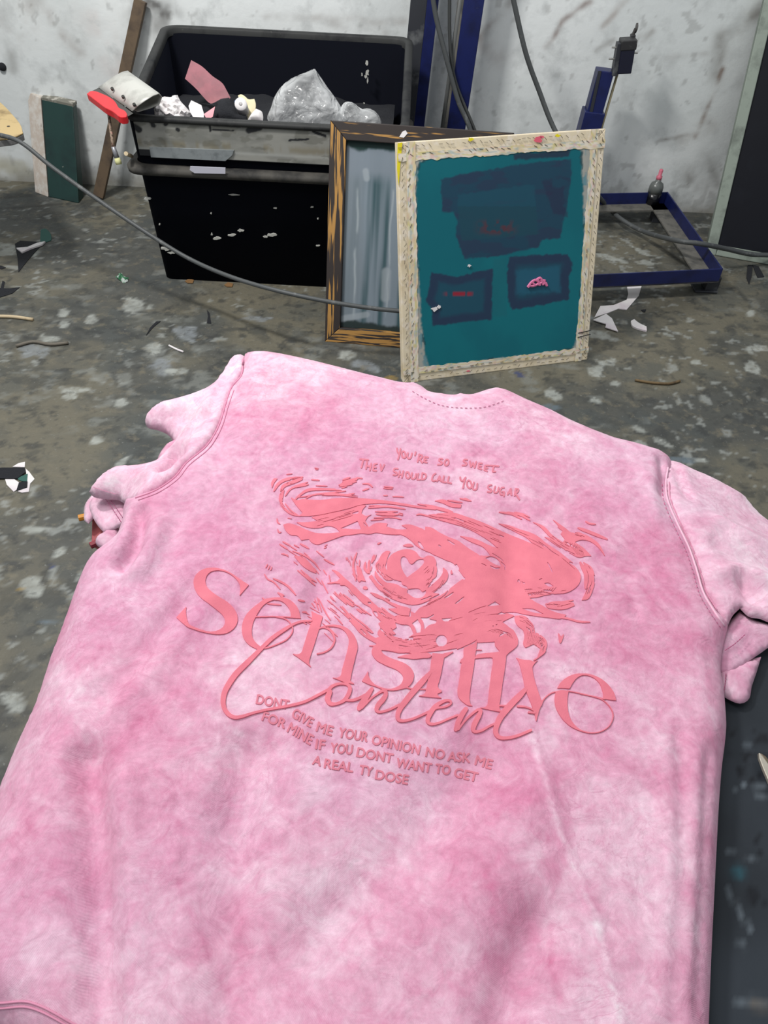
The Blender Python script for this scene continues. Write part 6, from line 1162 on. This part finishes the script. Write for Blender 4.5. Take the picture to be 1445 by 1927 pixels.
ss(L_, [(660,968),(740,972)], 20, .15225); ss(L_, [(880,975),(980,985),(1060,1015),(1100,1050)], [22,20,18,18], .15225); ss(L_, [(1018,1050),(1095,1058)], 24, .15225)
s_.mesh('script_lettering', m_ink, .0016, 'coral script lettering reading Content')
# ---- hand written slogan
h = Layer()
def ell(cx, cy, rx, ry, rot=-12):
    r = math.radians(rot); return [(cx+rx*math.cos(a)*math.cos(r)-ry*math.sin(a)*math.sin(r), cy+rx*math.cos(a)*math.sin(r)+ry*math.sin(a)*math.cos(r)) for a in np.linspace(0, 2*math.pi, 13)]
for pts in ([(370,58),(375,85),(388,105)],[(398,62),(390,100),(378,145)],ell(423,108,15,27),[(457,95),(453,125),(465,140),(480,130),(490,97)],[(520,88),(513,112)],[(548,105),(535,165)],[(548,108),(570,115),(565,135),(545,140)],[(545,140),(560,155),(572,172)],[(618,130),(590,125)],[(590,125),(585,165)],[(585,165),(608,170)],[(588,147),(606,148)],
 [(733,142),(712,140),(708,155),(728,168),(725,185),(697,187)],ell(767,170,16,24,15),[(930,148),(910,148),(902,160),(925,175),(920,192),(893,193)],[(952,160),(962,205)],[(962,205),(978,175)],[(978,175),(990,210)],[(990,210),(1003,165)],[(1048,178),(1025,178)],[(1025,178),(1020,215)],[(1020,215),(1045,225)],[(1022,198),(1042,200)],[(1105,195),(1075,195)],[(1075,195),(1068,230)],[(1068,230),(1090,240)],[(1072,214),(1092,217)],[(1118,195),(1182,200)],[(1145,200),(1135,240),(1155,243)],
 [(75,143),(140,150)],[(100,148),(85,210)],[(130,165),(122,220)],[(163,180),(153,232)],[(125,197),(160,205)],[(208,180),(185,185)],[(185,185),(178,232)],[(178,232),(203,237)],[(182,208),(202,210)],[(237,185),(245,235)],[(245,235),(268,188)],
 [(375,220),(350,220),(345,240),(370,255),(362,270),(340,270)],[(392,240),(382,285)],[(420,240),(408,290)],[(388,265),(414,268)],ell(455,272,15,26),[(490,255),(485,290),(500,303),(515,292),(522,262)],[(540,260),(530,305)],[(530,305),(550,308)],[(572,255),(565,305)],[(565,305),(590,302),(603,280),(595,262),(572,255)],
 [(678,258),(658,275),(650,305),(660,318),(678,315)],[(690,320),(710,280)],[(710,280),(722,320)],[(695,308),(718,308)],[(745,280),(735,325)],[(735,325),(760,330)],[(785,285),(775,330)],[(775,330),(803,337)],
 [(875,288),(880,310),(895,318),(915,293)],[(918,290),(905,335),(898,375)],ell(947,345,18,32),[(985,330),(975,375),(990,390),(1008,378),(1012,340)],
 [(1125,350),(1103,355),(1100,375),(1125,390),(1120,407),(1095,405)],[(1155,362),(1145,400),(1158,412),(1175,402),(1182,370)],[(1225,370),(1205,375),(1192,400),(1200,425),(1222,428)],[(1210,405),(1228,408)],[(1228,408),(1225,440)],[(1255,425),(1280,380)],[(1280,380),(1285,430)],[(1258,412),(1285,415)],[(1320,380),(1310,435)],[(1320,380),(1340,385),(1335,405),(1315,415)],[(1315,415),(1335,445),(1348,465)]):
    h.stroke(H2(pts), 13*.2353)
h.mesh('handwritten_slogan', m_ink2, .0008, 'rose handwriting reading YOU\'RE SO SWEET THEY SHOULD CALL YOU SUGAR')
# ---- small print, in the built-in sans face
fz = Layer()
def word(txt, a, b, cap):
    cu = bpy.data.curves.new('glyphs', 'FONT'); cu.body = txt; cu.size = 1; cu.resolution_u = 4
    o = bpy.data.objects.new('glyphs', cu); C.objects.link(o); dg = bpy.context.evaluated_depsgraph_get(); me = o.evaluated_get(dg).to_mesh()
    V = np.array([v.co[:2] for v in me.vertices]); Fc = [tuple(p.vertices) for p in me.polygons]; o.evaluated_get(dg).to_mesh_clear(); bpy.data.objects.remove(o); bpy.data.curves.remove(cu)
    x0, x1 = V[:, 0].min(), V[:, 0].max(); y1 = V[:, 1].max(); V = np.column_stack([(V[:, 0]-x0)/(x1-x0), V[:, 1]/y1])
    a = np.array(E2([a])[0]); b = np.array(E2([b])[0]); d = b-a; up = np.array((d[1], -d[0])); up = up/np.hypot(*up); up = up*.94+np.array((.06, -.30)); up = up/np.hypot(*up)*cap*.346
    px = a[None]+V[:, :1]*d[None]+V[:, 1:]*up[None]
    for f in Fc: fz.fill(px[list(f)], True, False)
    return px
for txt, a, b, c in (('DONT',(62,126),(236,158),50),('GIVE',(254,198),(358,256),52),('ME',(388,275),(472,302),52),('YOUR',(510,308),(666,334),52),('OPINION',(690,346),(948,404),52),('NO',(984,412),(1084,430),50),('ASK',(1104,438),(1226,447),50),('ME',(1252,458),(1340,484),50),
    ('FOR',(93,216),(216,262),50),('MINE',(230,278),(356,352),54),('IF',(385,372),(434,378),52),('YOU',(466,392),(584,403),52),('DONT',(608,414),(802,450),50),('WANT',(824,472),(1012,502),50),('TO',(1036,504),(1116,514),50),('GET',(1138,524),(1262,552),50),
    ('A',(368,455),(412,466),48),('REAL',(432,476),(588,500),50),('TY',(622,510),(692,522),50),('DOSE',(710,536),(886,566),50)):
    word(txt, a, b, c)
for _ in range(2): fz.m[1:-1, 1:-1] |= fz.m[:-2, 1:-1] | fz.m[2:, 1:-1] | fz.m[1:-1, :-2] | fz.m[1:-1, 2:]
fz.mesh('small_print', m_ink2, .0008, 'three curved lines of small rose capitals')
